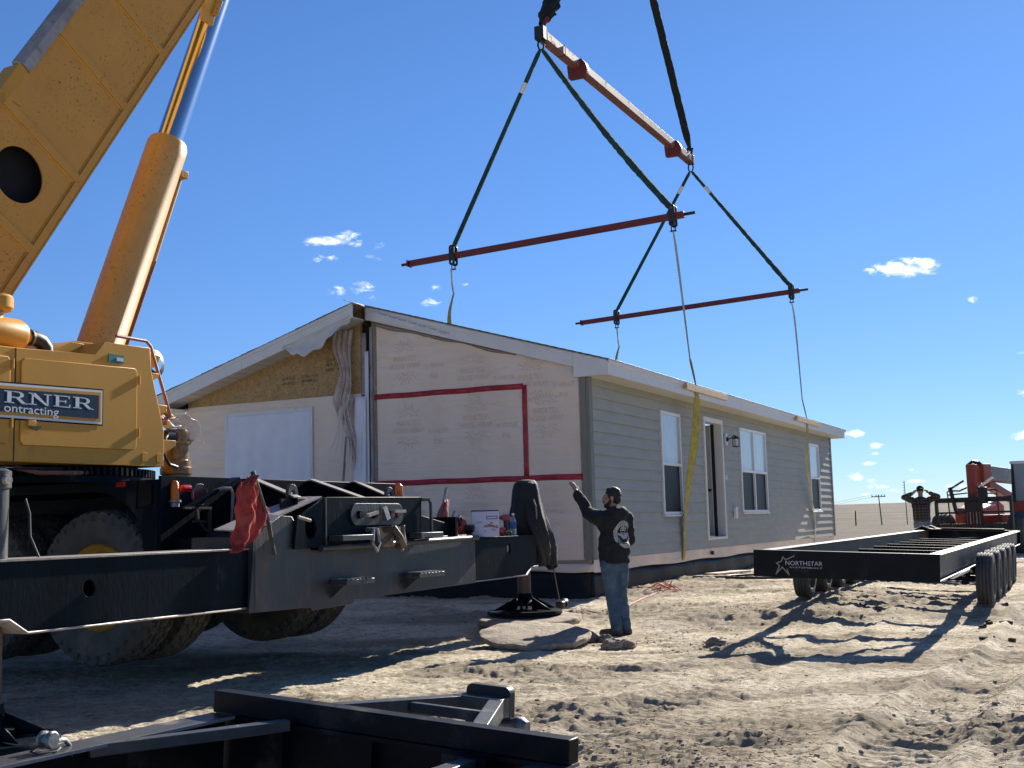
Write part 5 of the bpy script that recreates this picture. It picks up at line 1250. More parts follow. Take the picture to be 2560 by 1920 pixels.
    L_, R_ = sc_(L_), sc_(R_)
    def cloth(u, v):
        x = v*6; i = min(5, int(x)); t = x-i
        l = V(*L_[i], 0).lerp(V(*L_[i+1], 0), t); r = V(*R_[i], 0).lerp(V(*R_[i+1], 0), t); p = l.lerp(r, u)
        return V(p.x+.012*sin(v*23+u*3), -.10-.03*sin(u*pi)-.016*sin(u*13+v*3)*(.4+v)+.010*sin(v*9+u*6)+.006*sin(v*27-u*19)-.01*sin(u*29+v*2)*(1-v), p.y)
    rc = MB().grid(cloth, 40, 60).build('red_cloth', m_redcloth, None, solid=.003); rc.location = CO; rc.rotation_euler = (0,0,RZ)
    tag(rc, 'red mesh cloth draped over the left end of the outrigger box', 'cloth')
    rp = MB(); rp.bar((2.40, -.10, 1.83), (2.58, -.12, 1.42), .03, .03); rp.bar((2.58, -.12, 1.42), (2.70, -.09, 1.14), .035, .02)
    o = rp.build('flag_bracket', m_worn, None, .004); o.location = CO; o.rotation_euler = (0,0,RZ); tag(o, 'steel bracket holding the red mesh cloth', 'bracket')
    # black jacket hung over the right jack
    LV = [(1.895, .03, .03, .03, 0), (1.885, .10, .09, .02, 0), (1.84, .155, .12, .0, 0), (1.77, .17, .135, -.01, 0), (1.66, .185, .15, .0, 0), (1.52, .26, .17, .02, 0), (1.36, .33, .19, .08, 0), (1.2, .34, .20, .16, 0), (1.05, .31, .19, .27, 0), (.92, .27, .17, .36, 0), (.80, .22, .14, .44, 0)]
    def jk(u, v):
        x = v*(len(LV)-1); i = min(len(LV)-2, int(x)); t = x-i; A = LV[i]; B = LV[i+1]
        z, rx, ry, cx = [A[k]+(B[k]-A[k])*t for k in range(4)]
        a = 2*pi*u; f = 1+.16*sin(a*4+v*5)*v+.09*sin(a*9+v*7+2*sin(v*5))*v+.04*sin(a*17-v*11)*v
        return V(8.20+cx*.85+rx*1.12*f*cos(a), .18+ry*1.15*f*sin(a), z+.02*sin(a*3)*(v > .85)-.03*cos(a)*(v > .9))
    def lerp_in(p): return p
    jo = empty('jacket', CO, RZ, 'black jacket hung over the top of the right outrigger jack', 'jacket')
    MB().grid(jk, 60, 50).build('cloth', m_blackcloth, jo, solid=.006)
    MB().tube([(8.03, .0, 1.64), (8.07, -.01, 1.56), (8.09, -.01, 1.48), (8.07, .0, 1.28)], .012, 6).build('zip', m_chain, jo)
    MB().grid(lambda u, v: V(8.46+.07*v+.04*cos(2*pi*u)+.22*v*v*.5, .06+.04*sin(2*pi*u), 1.35-v*.60), 14, 20).build('sleeve', m_blackcloth, jo, solid=.006)
    # bubble level stick leaning on the pad
    lv = empty('sounding_rod', ca(8.78, .1, .93), RZ, 'thin steel rod with a black weight leaning beside the right jack', 'rod')
    MB().tube([(0, 0, 0), (.05, 0, -.25), (.20, .0, -.62)], .007, 6).build('rod', m_chain, lv); MB().box(.15, .28, -.05, .05, -.70, -.60).build('weight', m_toolblack, lv, .02); MB().lathe([(0, 0), (.06, 0), (.06, .06), (0, .06)], (.30, 0, -.64), (1, 0, .2), 16).build('weight', m_toolblack, lv)
on_beam()

# round timber outrigger pads
def pad(x, y, z, r, th, lab, seed, tilt=(0, 0)):
    random.seed(seed); prof = []
    mb = MB(); n = 90; rows = [(0, th), (r*.5, th), (r*.9, th), (r*.985, th-.012), (r, th-.03), (r*1.0, .03), (r*.97, 0), (0, 0)]
    ph = random.uniform(0, 6); vs = []
    for q, h in rows:
        for j in range(n):
            a = 2*pi*j/n; k = 1+.012*sin(a*3+ph)+.010*sin(a*7)+(.006*sin(a*23) if q > r*.9 else 0)
            vs.append((q*k*cos(a), q*k*sin(a), h+(.006*sin(a*9)*(q > r*.6))))
    mb.add(vs, [(i*n+j, i*n+(j+1) % n, (i+1)*n+(j+1) % n, (i+1)*n+j) for i in range(len(rows)-1) for j in range(n)])
    o = mb.build('outrigger_pad', m_pad, None); o.location = (x, y, z); o.rotation_euler = (tilt[0], tilt[1], 0); return tag(o, lab, 'outrigger pad', 'round pads for the outriggers')
pad(.13, 15.05, .13, .645, .085, 'round muddy pad under the float plate of the right outrigger jack', 3, (.05, 0))
pad(.175, 13.45, .09, .62, .07, 'loose round muddy pad lying in front of the jack by the man', 4, (.125, .02))

# ---------------------------------------------------------------- chassis trailers
def star_pts(cx, cz, h):
    """outline of the slanted five-pointed star, open at its right side"""
    P = [(.50, .36), (.63, .60), (1.0, 1.0), (.52, .78), (.37, .94), (.28, .70), (.0, .60), (.17, .47), (-.03, .0), (.33, .40), (.72, -.03), (.60, .27)]
    return [(cx+x*h*.95, cz+z*h) for x, z in P[2:]]+[(cx+.62*h*.95, cz+.28*h)]
def northstar():
    ang = radians(25.66); tr = empty('trailer_frame', (4.36, 12.62, 0), 0, 'long black chassis trailer with a star logo on its end, parked beside the house', 'trailer')
    tr.rotation_euler = (radians(2.3), 0, pi/2-ang); tr.rotation_mode = 'XYZ'
    L_, W_, zt, h = 14.9, 1.95, .91, .285
    def ibeam(mb, p, q, fl, hh, z, tw=.012, tf=.014):
        p, q = V(*p, 0), V(*q, 0)
        mb.bar(p+V(0,0,z-tf/2), q+V(0,0,z-tf/2), fl, tf); mb.bar(p+V(0,0,z-hh+tf/2), q+V(0,0,z-hh+tf/2), fl, tf); mb.bar(p+V(0,0,z-hh/2), q+V(0,0,z-hh/2), tw, hh-2*tf); return mb
    m_railtop = mat('scuffed_rail_black', (.03, .03, .028), .5, 0, .4, 6, .15, 30, (.20, .18, .15), .55, 5, stretch=(.3, 1, 1))
    for y in (.07, W_-.07): ibeam(MB(), (.03, y), (L_, y), .14, h, zt).build('side_rail', m_railtop, tr, .002)
    fp = MB().box(-.005, .012, -.005, W_+.005, zt-h, zt).build('front_plate', m_black_clean, tr, .002)
    MB().box(-.008, .11, -.005, W_+.005, zt, zt+.008).build('top_flange', m_black_clean, tr)
    MB().box(L_, L_+.02, 0, W_, zt-h, zt).build('end_plate', m_black_clean, tr); MB().box(L_-.1, L_+.02, 0, W_, zt, zt+.01).build('top_flange', m_black_clean, tr)
    for k in range(10): 
        x = 1.45+k*1.42
        if x < L_-.4: ibeam(MB(), (x, .14), (x, W_-.14), .07, .10, zt-.15, .008, .008).build('cross_member', m_black_clean, tr)
    for y0, y1 in ((.14, .80), (W_-.14, W_-.80)): MB().bar((1.3, y0, zt-.16), (.05, y1, zt-.16), .07, .07).build('corner_brace', m_black_clean, tr)
    # logo (front face looks towards -x, so u runs towards -y)
    F = lambda y0: (lambda u, v, w: V(-.008, y0-u, v))
    st = star_pts(0, 0, .205); f = F(1.70)
    mb = MB(); n = len(st)
    for i in range(n-1):
        a, b = V(*st[i], 0), V(*st[i+1], 0); d = (b-a).normalized(); e = V(-d.y, d.x, 0)*.006; a2 = a-d*.004; b2 = b+d*.004
        mb.add([f(*(q.x, q.y+.655), 0) for q in (a2+e, b2+e, b2-e, a2-e)], [(0,1,2,3)])
    mb.build('star_logo', m_gold, tr, flat=True)
    text('NORTHSTAR', .046, lambda u, v, w: V(-.008, 1.60-u, .760+v), m_silver, tr, .40)
    text('SYSTEMBUILT', .016, lambda u, v, w: V(-.008, 1.555-u, .728+v), m_silver, tr, .355)
    # axles and wheels
    w0 = empty('wheel'); w0.parent = tr; w0.location = (3.4, -.18, .50)
    tyre('tyre', .335, .20, w0, (0,0,0), (0,-1,0), m_rubber2, lugs=False, n=56)
    MB().lathe([(.172, .04), (.18, .05), (.17, .06), (.15, .02), (.06, .0), (.05, .05), (0, .06)], (0,0,0), (0,-1,0), 28).build('rim', m_steelgrey, w0)
    MB().lathe([(.172, .04), (.18, .05), (.17, .06), (.15, .02), (.06, .0), (.05, .05), (0, .06)], (0,0,0), (0,1,0), 28).build('rim', m_steelgrey, w0)
    for k in range(5):
        for y in (-.18, W_+.18):
            x = 3.4+1.12*k
            if k or y > 0:
                c = w0.copy(); COL.objects.link(c); c.parent = tr; c.location = (x, y, .50)
                for ch in w0.children: d = ch.copy(); COL.objects.link(d); d.parent = c
        MB().cyl((x, -.1, .50), (x, W_+.1, .50), .038, n=14).build('axle', m_black_clean, tr)
        for y in (.07, W_-.07):
            MB().box(x-.05, x+.05, y-.04, y+.04, .42, .63).build('spring_hanger', m_black_clean, tr)
            MB().tube([(x-.5, y, .60), (x-.25, y, .54), (x, y, .53), (x+.25, y, .54), (x+.5, y, .60)], .018, 6).build('leaf_spring', m_steelgrey, tr)
    MB().bar((1.3, .02, .61), (3.2, .0, .615), .03, .03).build('brake_pipe', m_whitewin, tr)
    MB().tube([(L_-.3, .3, zt+.02), (L_-.4, 1.0, zt+.02), (L_-.3, 1.7, zt+.02)], .03, 8).build('cross_pipe', m_black_clean, tr)
    tp = empty('black_tarp', tr.matrix_basis @ V(L_-1.1, W_-.1, zt+.01), tr.rotation_euler.z, 'crumpled black tarp lying on the far left end of the chassis trailer', 'tarp')
    MB().grid(lambda u, v: V(u*1.1, (v-.5)*.45+.08*sin(u*7), .0+.06*abs(sin(u*5+v*3))*(1-abs(2*v-1))+.03*sin(u*23)*(1-abs(2*v-1))), 24, 14).build('cloth', m_blackcloth, tp, solid=.006)
northstar()

def near_trailer():
    tr = empty('trailer_frame', (.185, 5.1, 0), 0, 'black steel trailer frame with a tongue lying in the foreground, cut by the picture edge', 'trailer')
    tr.rotation_euler = (radians(3.2), 0, pi/2-radians(30))
    W_, zr = 1.976, .355
    m = m_black_clean; m_edge = mat('bare_edge_steel', (.20, .21, .22), .45, 0, .3, 8, .2, 60, (.45, .43, .4), .3, 8, stretch=(.4, 1, 1))
    for y0, s in ((.0, 1), (W_, -1)):
        MB().box(-6.2, -.02, min(y0, y0+s*.15), max(y0, y0+s*.15), zr-.012, zr).build('top_flange', mat('frame_flange_black', (.04, .045, .05), .42, 0, .3, 5, .15, 30, (.14, .13, .12), .3, 4), tr, .002)
        MB().box(-6.2, -.02, y0+s*.068, y0+s*.082, zr-.29, zr-.012).build('web', m, tr)
        MB().box(-6.2, -.02, min(y0, y0+s*.15), max(y0, y0+s*.15), zr-.30, zr-.288).build('bottom_flange', m, tr)
    for y in (W_-.152,): MB().box(-6.2, -.03, y-.004, y, zr-.014, zr+.001).build('flange_edge', m_edge, tr)
    MB().box(-3.0, .07, -.004, -.0005, zr-.014, zr+.001).build('flange_edge', m_edge, tr)
    MB().box(-.02, .07, .0, W_, zr+.0, zr+.105).build('cross_tube', m, tr, .006)
    MB().box(.0, .014, .0, W_, zr-.30, zr).build('front_plate', m, tr); MB().box(-.03, .0, .15, W_-.15, zr-.02, zr-.0).build('plate_lip', m, tr)
    for y in (.45, .98, 1.5): MB().box(-.05, .0, y, y+.012, zr-.28, zr-.02).build('web_stiffener', m, tr)
    mb = MB(); mb.bar((-.06, 1.46, zr+.005), (-.86, 1.88, zr-.03), .06, .05); mb.build('diagonal_brace', m_edge if False else mat('brace_black', (.05, .055, .06), .4, 0, .3, 5, .1, 30, (.12, .12, .12), .3, 6), tr, .004)
    MB().bar((-.02, .42, zr-.03), (-1.5, .46, zr-.05), .075, .05).build('diagonal_brace', MATS['brace_black'], tr, .004)
    MB().box(-.12, -.0, .34, .56, zr-.12, zr-.002).build('brace_gusset', m, tr)
    for x in (-2.4, -4.2): MB().box(x, x+.08, .08, W_-.08, zr-.16, zr-.06).build('cross_member', m, tr)
    # tongue beyond the front
    fl = MATS['frame_flange_black']
    for p, q in (((.07, 1.40), (.78, .98)), ((.07, .50), (.78, .82))): MB().bar((*p, zr+.04), (*q, zr+.04), .075, .09).build('tongue_arm', fl, tr, .004)
    MB().box(.70, .80, .76, 1.04, zr-.01, zr+.088).build('tongue_head', fl, tr, .004)
    MB().bar((.46, 1.12, zr+.05), (.46, .70, zr+.05), .035, .05).build('tongue_brace', fl, tr, .003)
    MB().plate(rrect(.76, 1.02, -.02, .49, .035), [], lambda u, v, w: V(.80+w, u, v), .05).build('coupler_plate', m_hose, tr, .008)
    MB().lathe([(0, .09), (.03, .09), (.048, .06), (.05, .03), (.035, 0), (.035, -.05)], (.825, .76, .30), (0, -1, 0), 22).build('coupler_pin', m_chain, tr)
    sh = empty('shackle', tr.matrix_basis @ V(-1.06, W_-.08, zr), RZ+.5, 'grey steel shackle with a round pin sitting on the left rail of the foreground frame', 'shackle')
    sh.scale = (.62, .62, .62)
    MB().lathe([(0, -.055), (.05, -.055), (.06, -.045), (.06, -.025), (.045, -.02), (.045, .02), (.06, .025), (.06, .045), (.05, .055), (0, .055)], (0, 0, .075), (.5, 1, 0), 26).build('pin', m_chain, sh)
    MB().tube([(.02, -.03, .05), (.08, -.06, .06), (.14, -.07, .05), (.19, -.08, .01), (.20, -.09, -.04), (.17, -.10, -.07)], .016, 10).build('bow', m_chain, sh)
    MB().tube([(-.02, .05, .04), (-.10, .08, .02), (-.14, .02, .01), (-.06, -.08, .01), (.02, -.08, .02)], .006, 6).build('wire', m_hose, sh)
near_trailer()

# ---------------------------------------------------------------- people
def near_man():
    O = V(1.16, 14.42, -.01)
    mn = empty('person', O, 0, 'bearded man in black hoodie with round cream back print and jeans, one hand raised', 'person')
    f = V(-.55, .83, 0).normalized(); rt = V(f.y, -f.x, 0)          # facing, and his right
    up = V(0,0,1)
    def L(r, fw, z): return rt*r+f*fw+up*z
    Rf = Matrix((rt, f, up)).transposed()
    sL, sR = L(-.19, 0, 1.42), L(.19, .0, 1.42)
    eL = V(-.285, .13, 1.465); wL = V(-.405, .27, 1.715)
    eR, wR = L(.30, .08, 1.13), L(.14, .30, 1.06)
    hL, hR = L(-.09, 0, .90), L(.10, 0, .90)
    kL, kR = V(-.045, .02, .50), V(.07, .06, .50)
    aL, aR = V(-.005, -.06, .11), V(.115, .06, .11)
    toe = V(-.95, .30, 0).normalized()
    hc = V(-.005, .0, 1.63)                                          # head centre
    hf = V(-.95, .18, .06).normalized(); hs = hf.cross(up).normalized(); hu = hs.cross(hf)
    HR = Matrix((hs, hf, hu)).transposed()
    hd = lambda s_, f_, u_: hc+hs*s_+hf*f_+hu*u_
    # body: one continuous figure
    b = MB()
    b.ell(hd(0, -.012, .03), (.074, .092, .098), HR, 20, 14)
    b.ell(hd(0, .03, -.045), (.055, .062, .070), HR, 18, 12)
    b.ell(hd(0, .062, -.088), (.03, .028, .024), HR)                # chin
    b.ell(hd(0, .095, -.01), (.012, .02, .026), HR)                 # nose
    b.ell(hd(0, .084, .03), (.045, .012, .012), HR)                 # brow
    b.ell(hd(0, .085, -.048), (.022, .014, .008), HR); b.ell(hd(0, .084, -.06), (.02, .014, .008), HR)
    for s_ in (-1, 1):
        b.ell(hd(s_*.074, -.01, -.005), (.010, .020, .032), HR)
        b.ell(hd(s_*.03, .074, .008), (.012, .008, .008), HR)
    rcone(b, L(0, .0, 1.42), hd(0, -.02, -.08), .062, .055)
    b.ell(L(0, .0, 1.30), (.17, .10, .17), Rf); b.ell(L(0, .0, 1.08), (.15, .10, .2), Rf); b.ell(L(0, 0, .93), (.16, .11, .12), Rf)
    for s_, e_, w_ in ((sL, eL, wL), (sR, eR, wR)): rcone(b, s_, e_, .055, .042); rcone(b, e_, w_, .042, .028)
    for h_, k_, a_ in ((hL, kL, aL), (hR, kR, aR)): rcone(b, h_, k_, .085, .055); rcone(b, k_, a_, .055, .036); rcone(b, a_-up*.05, a_-up*.05+toe*.15, .04, .03)
    # hands: palm and separate fingers
    def hand(w, d, side, curl):
        d = d.normalized(); n_ = side.normalized(); pw = d.cross(n_).normalized()
        c = w+d*.055; Rh = Matrix((pw, n_, d)).transposed(); b.ell(c, (.038, .015, .052), Rh, 14, 10); rcone(b, w-d*.02, w+d*.02, .027, .028)
        for i, (o, l) in enumerate(((-.029, .066), (-.010, .078), (.010, .073), (.028, .058))):
            p0 = w+d*.09+pw*o; bend = curl*(1+.15*i); d1 = (d*cos(bend*.4)+n_*sin(bend*.4)); d2 = (d*cos(bend)+n_*sin(bend)); p1 = p0+d1*l*.5; p2 = p1+d2*l*.5
            b.tube([p0-d1*.02, p0, p1, p2, p2+d2*.004], [.0095, .0095, .0088, .0075, .004], 8)
        p0 = w+d*.035-pw*.03; p1 = p0-pw*.028+d*.03+n_*.01; p2 = p1+d*.032-pw*.004; b.tube([p0, p1, p2, p2+d*.004], [.012, .011, .009, .004], 8)
    hand(wL, (wL-eL)+V(-.03, .03, .12), V(-.5, .8, 0), .55)
    hand(wR, V(-.3, .5, .6), V(-.8, -.2, 0), 1.2)
    remesh(b, 'body', m_skin, mn, .0065, 3)
    # clothes
    h = MB()
    h.ell(L(0, -.012, 1.32), (.215, .140, .16), Rf, 22, 14); h.ell(L(0, -.01, 1.14), (.200, .140, .20), Rf, 22, 14)
    h.tube([L(0, -.01, .86), L(0, -.01, .95), L(0, -.01, 1.1)], [.185, .19, .185], 22)
    h.ell(L(0, 0, .98), (.195, .150, .14), Rf, 22, 14)
    h.ell(L(0, -.02, 1.44), (.15, .10, .06), Rf, 18, 10)
    for s_, e_, w_, q in ((sL, eL, wL, 1), (sR, eR, wR, 1)):
        s2 = s_-up*.03; rcone(h, s2.lerp(L(0, 0, 1.34), .35), s2, .11, .092); rcone(h, s2, e_, .098, .078); rcone(h, e_, w_.lerp(e_, .10), .078, .058)
    # hood lying on the shoulders
    h.tube([hd(.075, .03, -.14), hd(.095, -.04, -.13), hd(.06, -.11, -.135), hd(0, -.135, -.14), hd(-.06, -.11, -.135), hd(-.095, -.04, -.13), hd(-.075, .03, -.14)], [.035, .045, .05, .055, .05, .045, .035], 12)
    h.ell(L(.03, -.12, 1.44), (.12, .06, .09), Rf, 16, 10)
    hood = remesh(h, 'hoodie', m_hood, mn, .011, 3, .032, 9)
    # trim the hoodie hem: flatten everything under the hem line
    me = hood.data; n = len(me.vertices); co = np.empty(n*3); me.vertices.foreach_get('co', co); co = co.reshape(-1,3)
    hem = .83+.02*np.sin(co[:,0]*9); m_ = co[:,2] < hem; co[m_,2] = hem[m_]+(co[m_,2]-hem[m_])*.1; me.vertices.foreach_set('co', co.ravel()); me.update()
    j = MB()
    j.ell(L(0, 0, .88), (.165, .125, .12), Rf, 20, 12)
    for h_, k_, a_ in ((hL, kL, aL), (hR, kR, aR)):
        rcone(j, h_-up*.03, k_, .105, .074); rcone(j, k_, a_+up*.02, .074, .068); j.tube([a_+up*.05, a_-up*.04], [.068, .066], 14)
    remesh(j, 'jeans', m_jeans, mn, .011, 3, .024, 13)
    for a_ in (aL, aR):
        g = MB(); rcone(g, a_+up*.03, a_-up*.02, .062, .055); rcone(g, a_-up*.05-toe*.03, a_-up*.055+toe*.17, .052, .042); g.ell(a_-up*.07+toe*.07, (.15, .052, .03), Matrix((toe, toe.cross(up)*-1, up)).transposed(), 18, 8)
        remesh(g, 'boot', m_boot, mn, .009, 3, .008, 20)
    q = MB()
    q.ell(hd(0, -.022, .052), (.081, .097, .088), HR, 22, 14)
    q.ell(hd(0, -.055, .0), (.078, .062, .075), HR, 20, 12)
    for s_ in (-1, 1): q.ell(hd(s_*.062, .012, .03), (.017, .03, .045), HR)
    q.ell(hd(0, .030, .100), (.05, .04, .025), HR)
    remesh(q, 'hair', m_hair, mn, .008, 2, .008, 40)
    e = MB(); e.ell(hd(0, .045, -.092), (.052, .048, .035), HR); 
    for s_ in (-1, 1): e.tube([hd(s_*.066, .0, -.01), hd(s_*.062, .015, -.05), hd(s_*.045, .045, -.085)], [.014, .02, .022], 8)
    e.tube([hd(-.03, .092, -.062), hd(-.022, .100, -.038), hd(.022, .100, -.038), hd(.03, .092, -.062)], .008, 8)
    remesh(e, 'beard', m_beard, mn, .007, 2, .005, 50)
    # print on the back, wrapped onto the cloth
    bvh = BVHTree.FromPolygons([v.co[:] for v in me.vertices], [tuple(p.vertices) for p in me.polygons])
    bk = L(.045, -.30, 1.20); rr_ = .155
    def onb(u, v):
        o_ = bk+rt*u+up*v; hit = bvh.ray_cast(o_, f)
        p = hit[0] if hit[0] else o_+f*.15
        return p-f*.005
    def ring(mb, r0_, r1_, n=64, a0=0, a1=2*pi, cy=0, cx=0):
        vs = []; k = 3
        for i in range(n+1):
            a = a0+(a1-a0)*i/n
            for t in range(k+1): r = r0_+(r1_-r0_)*t/k; vs.append(onb(cx+r*cos(a)*.9, cy+r*sin(a)*1.0))
        mb.add(vs, [(i*(k+1)+t, (i+1)*(k+1)+t, (i+1)*(k+1)+t+1, i*(k+1)+t+1) for i in range(n) for t in range(k)])
    mb = MB(); ring(mb, .112, .162); mb.build('back_print', m_logo, hood)
    # letters round the ring in black on the cream ring
    mb = MB(); word = 'DIRTY HANDS CLEAN MONEY  '; N_ = len(word)
    bk0 = onb
    for i, ch in enumerate(word):
        if ch == ' ': continue
        a = radians(215)-i/N_*2*pi*.98; vs, fs = text_polys(ch, .026)
        for (x, y) in vs: pass
        w = max(x for x, y in vs)
        P = []
        for x, y in vs:
            r = .124+y; t = a-(x-w/2)/.137; p = onb(r*cos(t)*.9, r*sin(t)); P.append(p-f*.002)
        mb.add(P, fs)
    mb.build('print_lettering', m_hood, hood, flat=True)['kind'] = 'stuff'
    mb = MB()                                                       # clasped hands and a badge above, in blocks
    def poly(pts):
        c = (sum(p[0] for p in pts)/len(pts), sum(p[1] for p in pts)/len(pts)); vs = [onb(*c)]+[onb(*p) for p in pts]; n = len(pts); mb.add(vs, [(0, i+1, (i+1) % n+1) for i in range(n)])
    poly([(-.095, -.005), (-.09, .02), (-.05, .012), (-.02, .015), (.0, -.005), (.03, -.03), (.005, -.06), (-.03, -.055), (-.06, -.02)])
    poly([(.09, .0), (.085, .025), (.04, .012), (.01, .01), (-.005, -.02), (.03, -.055), (.06, -.04)])
    for y in (.05, .068, .086): poly([(-.045, y-.006), (.045, y-.006), (.045, y+.004), (-.045, y+.004)])
    ring(mb, .046, .055, 30, cy=.065); poly([(-.008, .04), (.008, .04), (.008, .115), (-.008, .115)])
    ring(mb, .098, .104, 40, radians(200), radians(340), cy=0)
    mb.build('back_print', m_logo, hood)
near_man()

def far_man():
    X, Y = 9.95, 29.6
    mn = empty('person', (X, Y, gz(X, Y)), 0, 'man in dark plaid flannel shirt, cap and jeans with both hands raised to his face', 'person')
    f = V(-.25, -.97, 0).normalized(); rt = V(f.y, -f.x, 0); up = V(0,0,1)
    L = lambda r, fw, z: rt*r+f*fw+up*z
    Rf = Matrix((rt, f, up)).transposed()
    b = MB(); b.ell(L(0, .0, 1.66), (.075, .095, .105), Rf, 16, 12); b.ell(L(0, .09, 1.64), (.014, .02, .025), Rf); b.ell(L(0, .05, 1.58), (.05, .05, .05), Rf); rcone(b, L(0, 0, 1.45), L(0, 0, 1.6), .06, .055)
    for s in (-1, 1): b.ell(L(s*.075, 0, 1.65), (.01, .02, .03), Rf)
    b.ell(L(0, 0, 1.2), (.17, .11, .3), Rf)
    sh = {}
    for s in (-1, 1):
        S_, E_, W_ = L(s*.2, 0, 1.43), L(s*.40, .06, 1.50), L(s*.19, .16, 1.60); sh[s] = (S_, E_, W_)
        rcone(b, S_, E_, .055, .045); rcone(b, E_, W_, .045, .03)
        d = (L(s*.10, .14, 1.66)-W_).normalized(); b.ell(W_+d*.05, (.03, .03, .045), None)
        for k in range(4): p = W_+d*.08+up*(.02-.014*k); b.tube([p, p+d*.03, p+d*.055-up*.008], [.009, .009, .006], 6)
        b.tube([W_+d*.03-up*.02, W_+d*.06-up*.04], [.011, .008], 6)
        rcone(b, L(s*.1, 0, .9), L(s*.11, .02, .5), .09, .055); rcone(b, L(s*.11, .02, .5), L(s*.12, 0, .08), .055, .04); rcone(b, L(s*.12, 0, .05), L(s*.13, .16, .04), .045, .035)
    remesh(b, 'body', m_skin2, mn, .012, 3)
    h = MB(); h.ell(L(0, 0, 1.3), (.225, .15, .2), Rf, 18, 12); h.tube([L(0, 0, .92), L(0, 0, 1.3)], [.205, .21], 18); h.ell(L(0, 0, 1.46), (.13, .1, .06), Rf)
    for s in (-1, 1): S_, E_, W_ = sh[s]; rcone(h, S_, E_, .085, .07); rcone(h, E_, W_.lerp(E_, .12), .07, .052)
    remesh(h, 'flannel_shirt', m_plaid, mn, .018, 2, .02, 8)
    j = MB(); j.ell(L(0, 0, .9), (.175, .13, .12), Rf)
    for s in (-1, 1): rcone(j, L(s*.1, 0, .86), L(s*.11, .02, .5), .11, .08); rcone(j, L(s*.11, .02, .5), L(s*.12, 0, .14), .08, .075)
    remesh(j, 'jeans', m_lightjeans, mn, .018, 2, .02, 10)
    g = MB()
    for s in (-1, 1): rcone(g, L(s*.12, -.03, .05), L(s*.13, .18, .045), .052, .045)
    g2 = remesh(g, 'boot', m_boot, mn, .015, 2)
    c = MB(); c.ell(L(0, -.005, 1.70), (.09, .105, .085), Rf, 20, 12); c.ell(L(0, .12, 1.70), (.07, .07, .012), Rf, 16, 8)
    remesh(c, 'cap', m_hood, mn, .01, 2)
    MB().tube([L(-.06, .09, 1.665), L(0, .105, 1.665), L(.06, .09, 1.665)], .016, 8).build('sunglasses', m_toolblack, mn)
far_man()

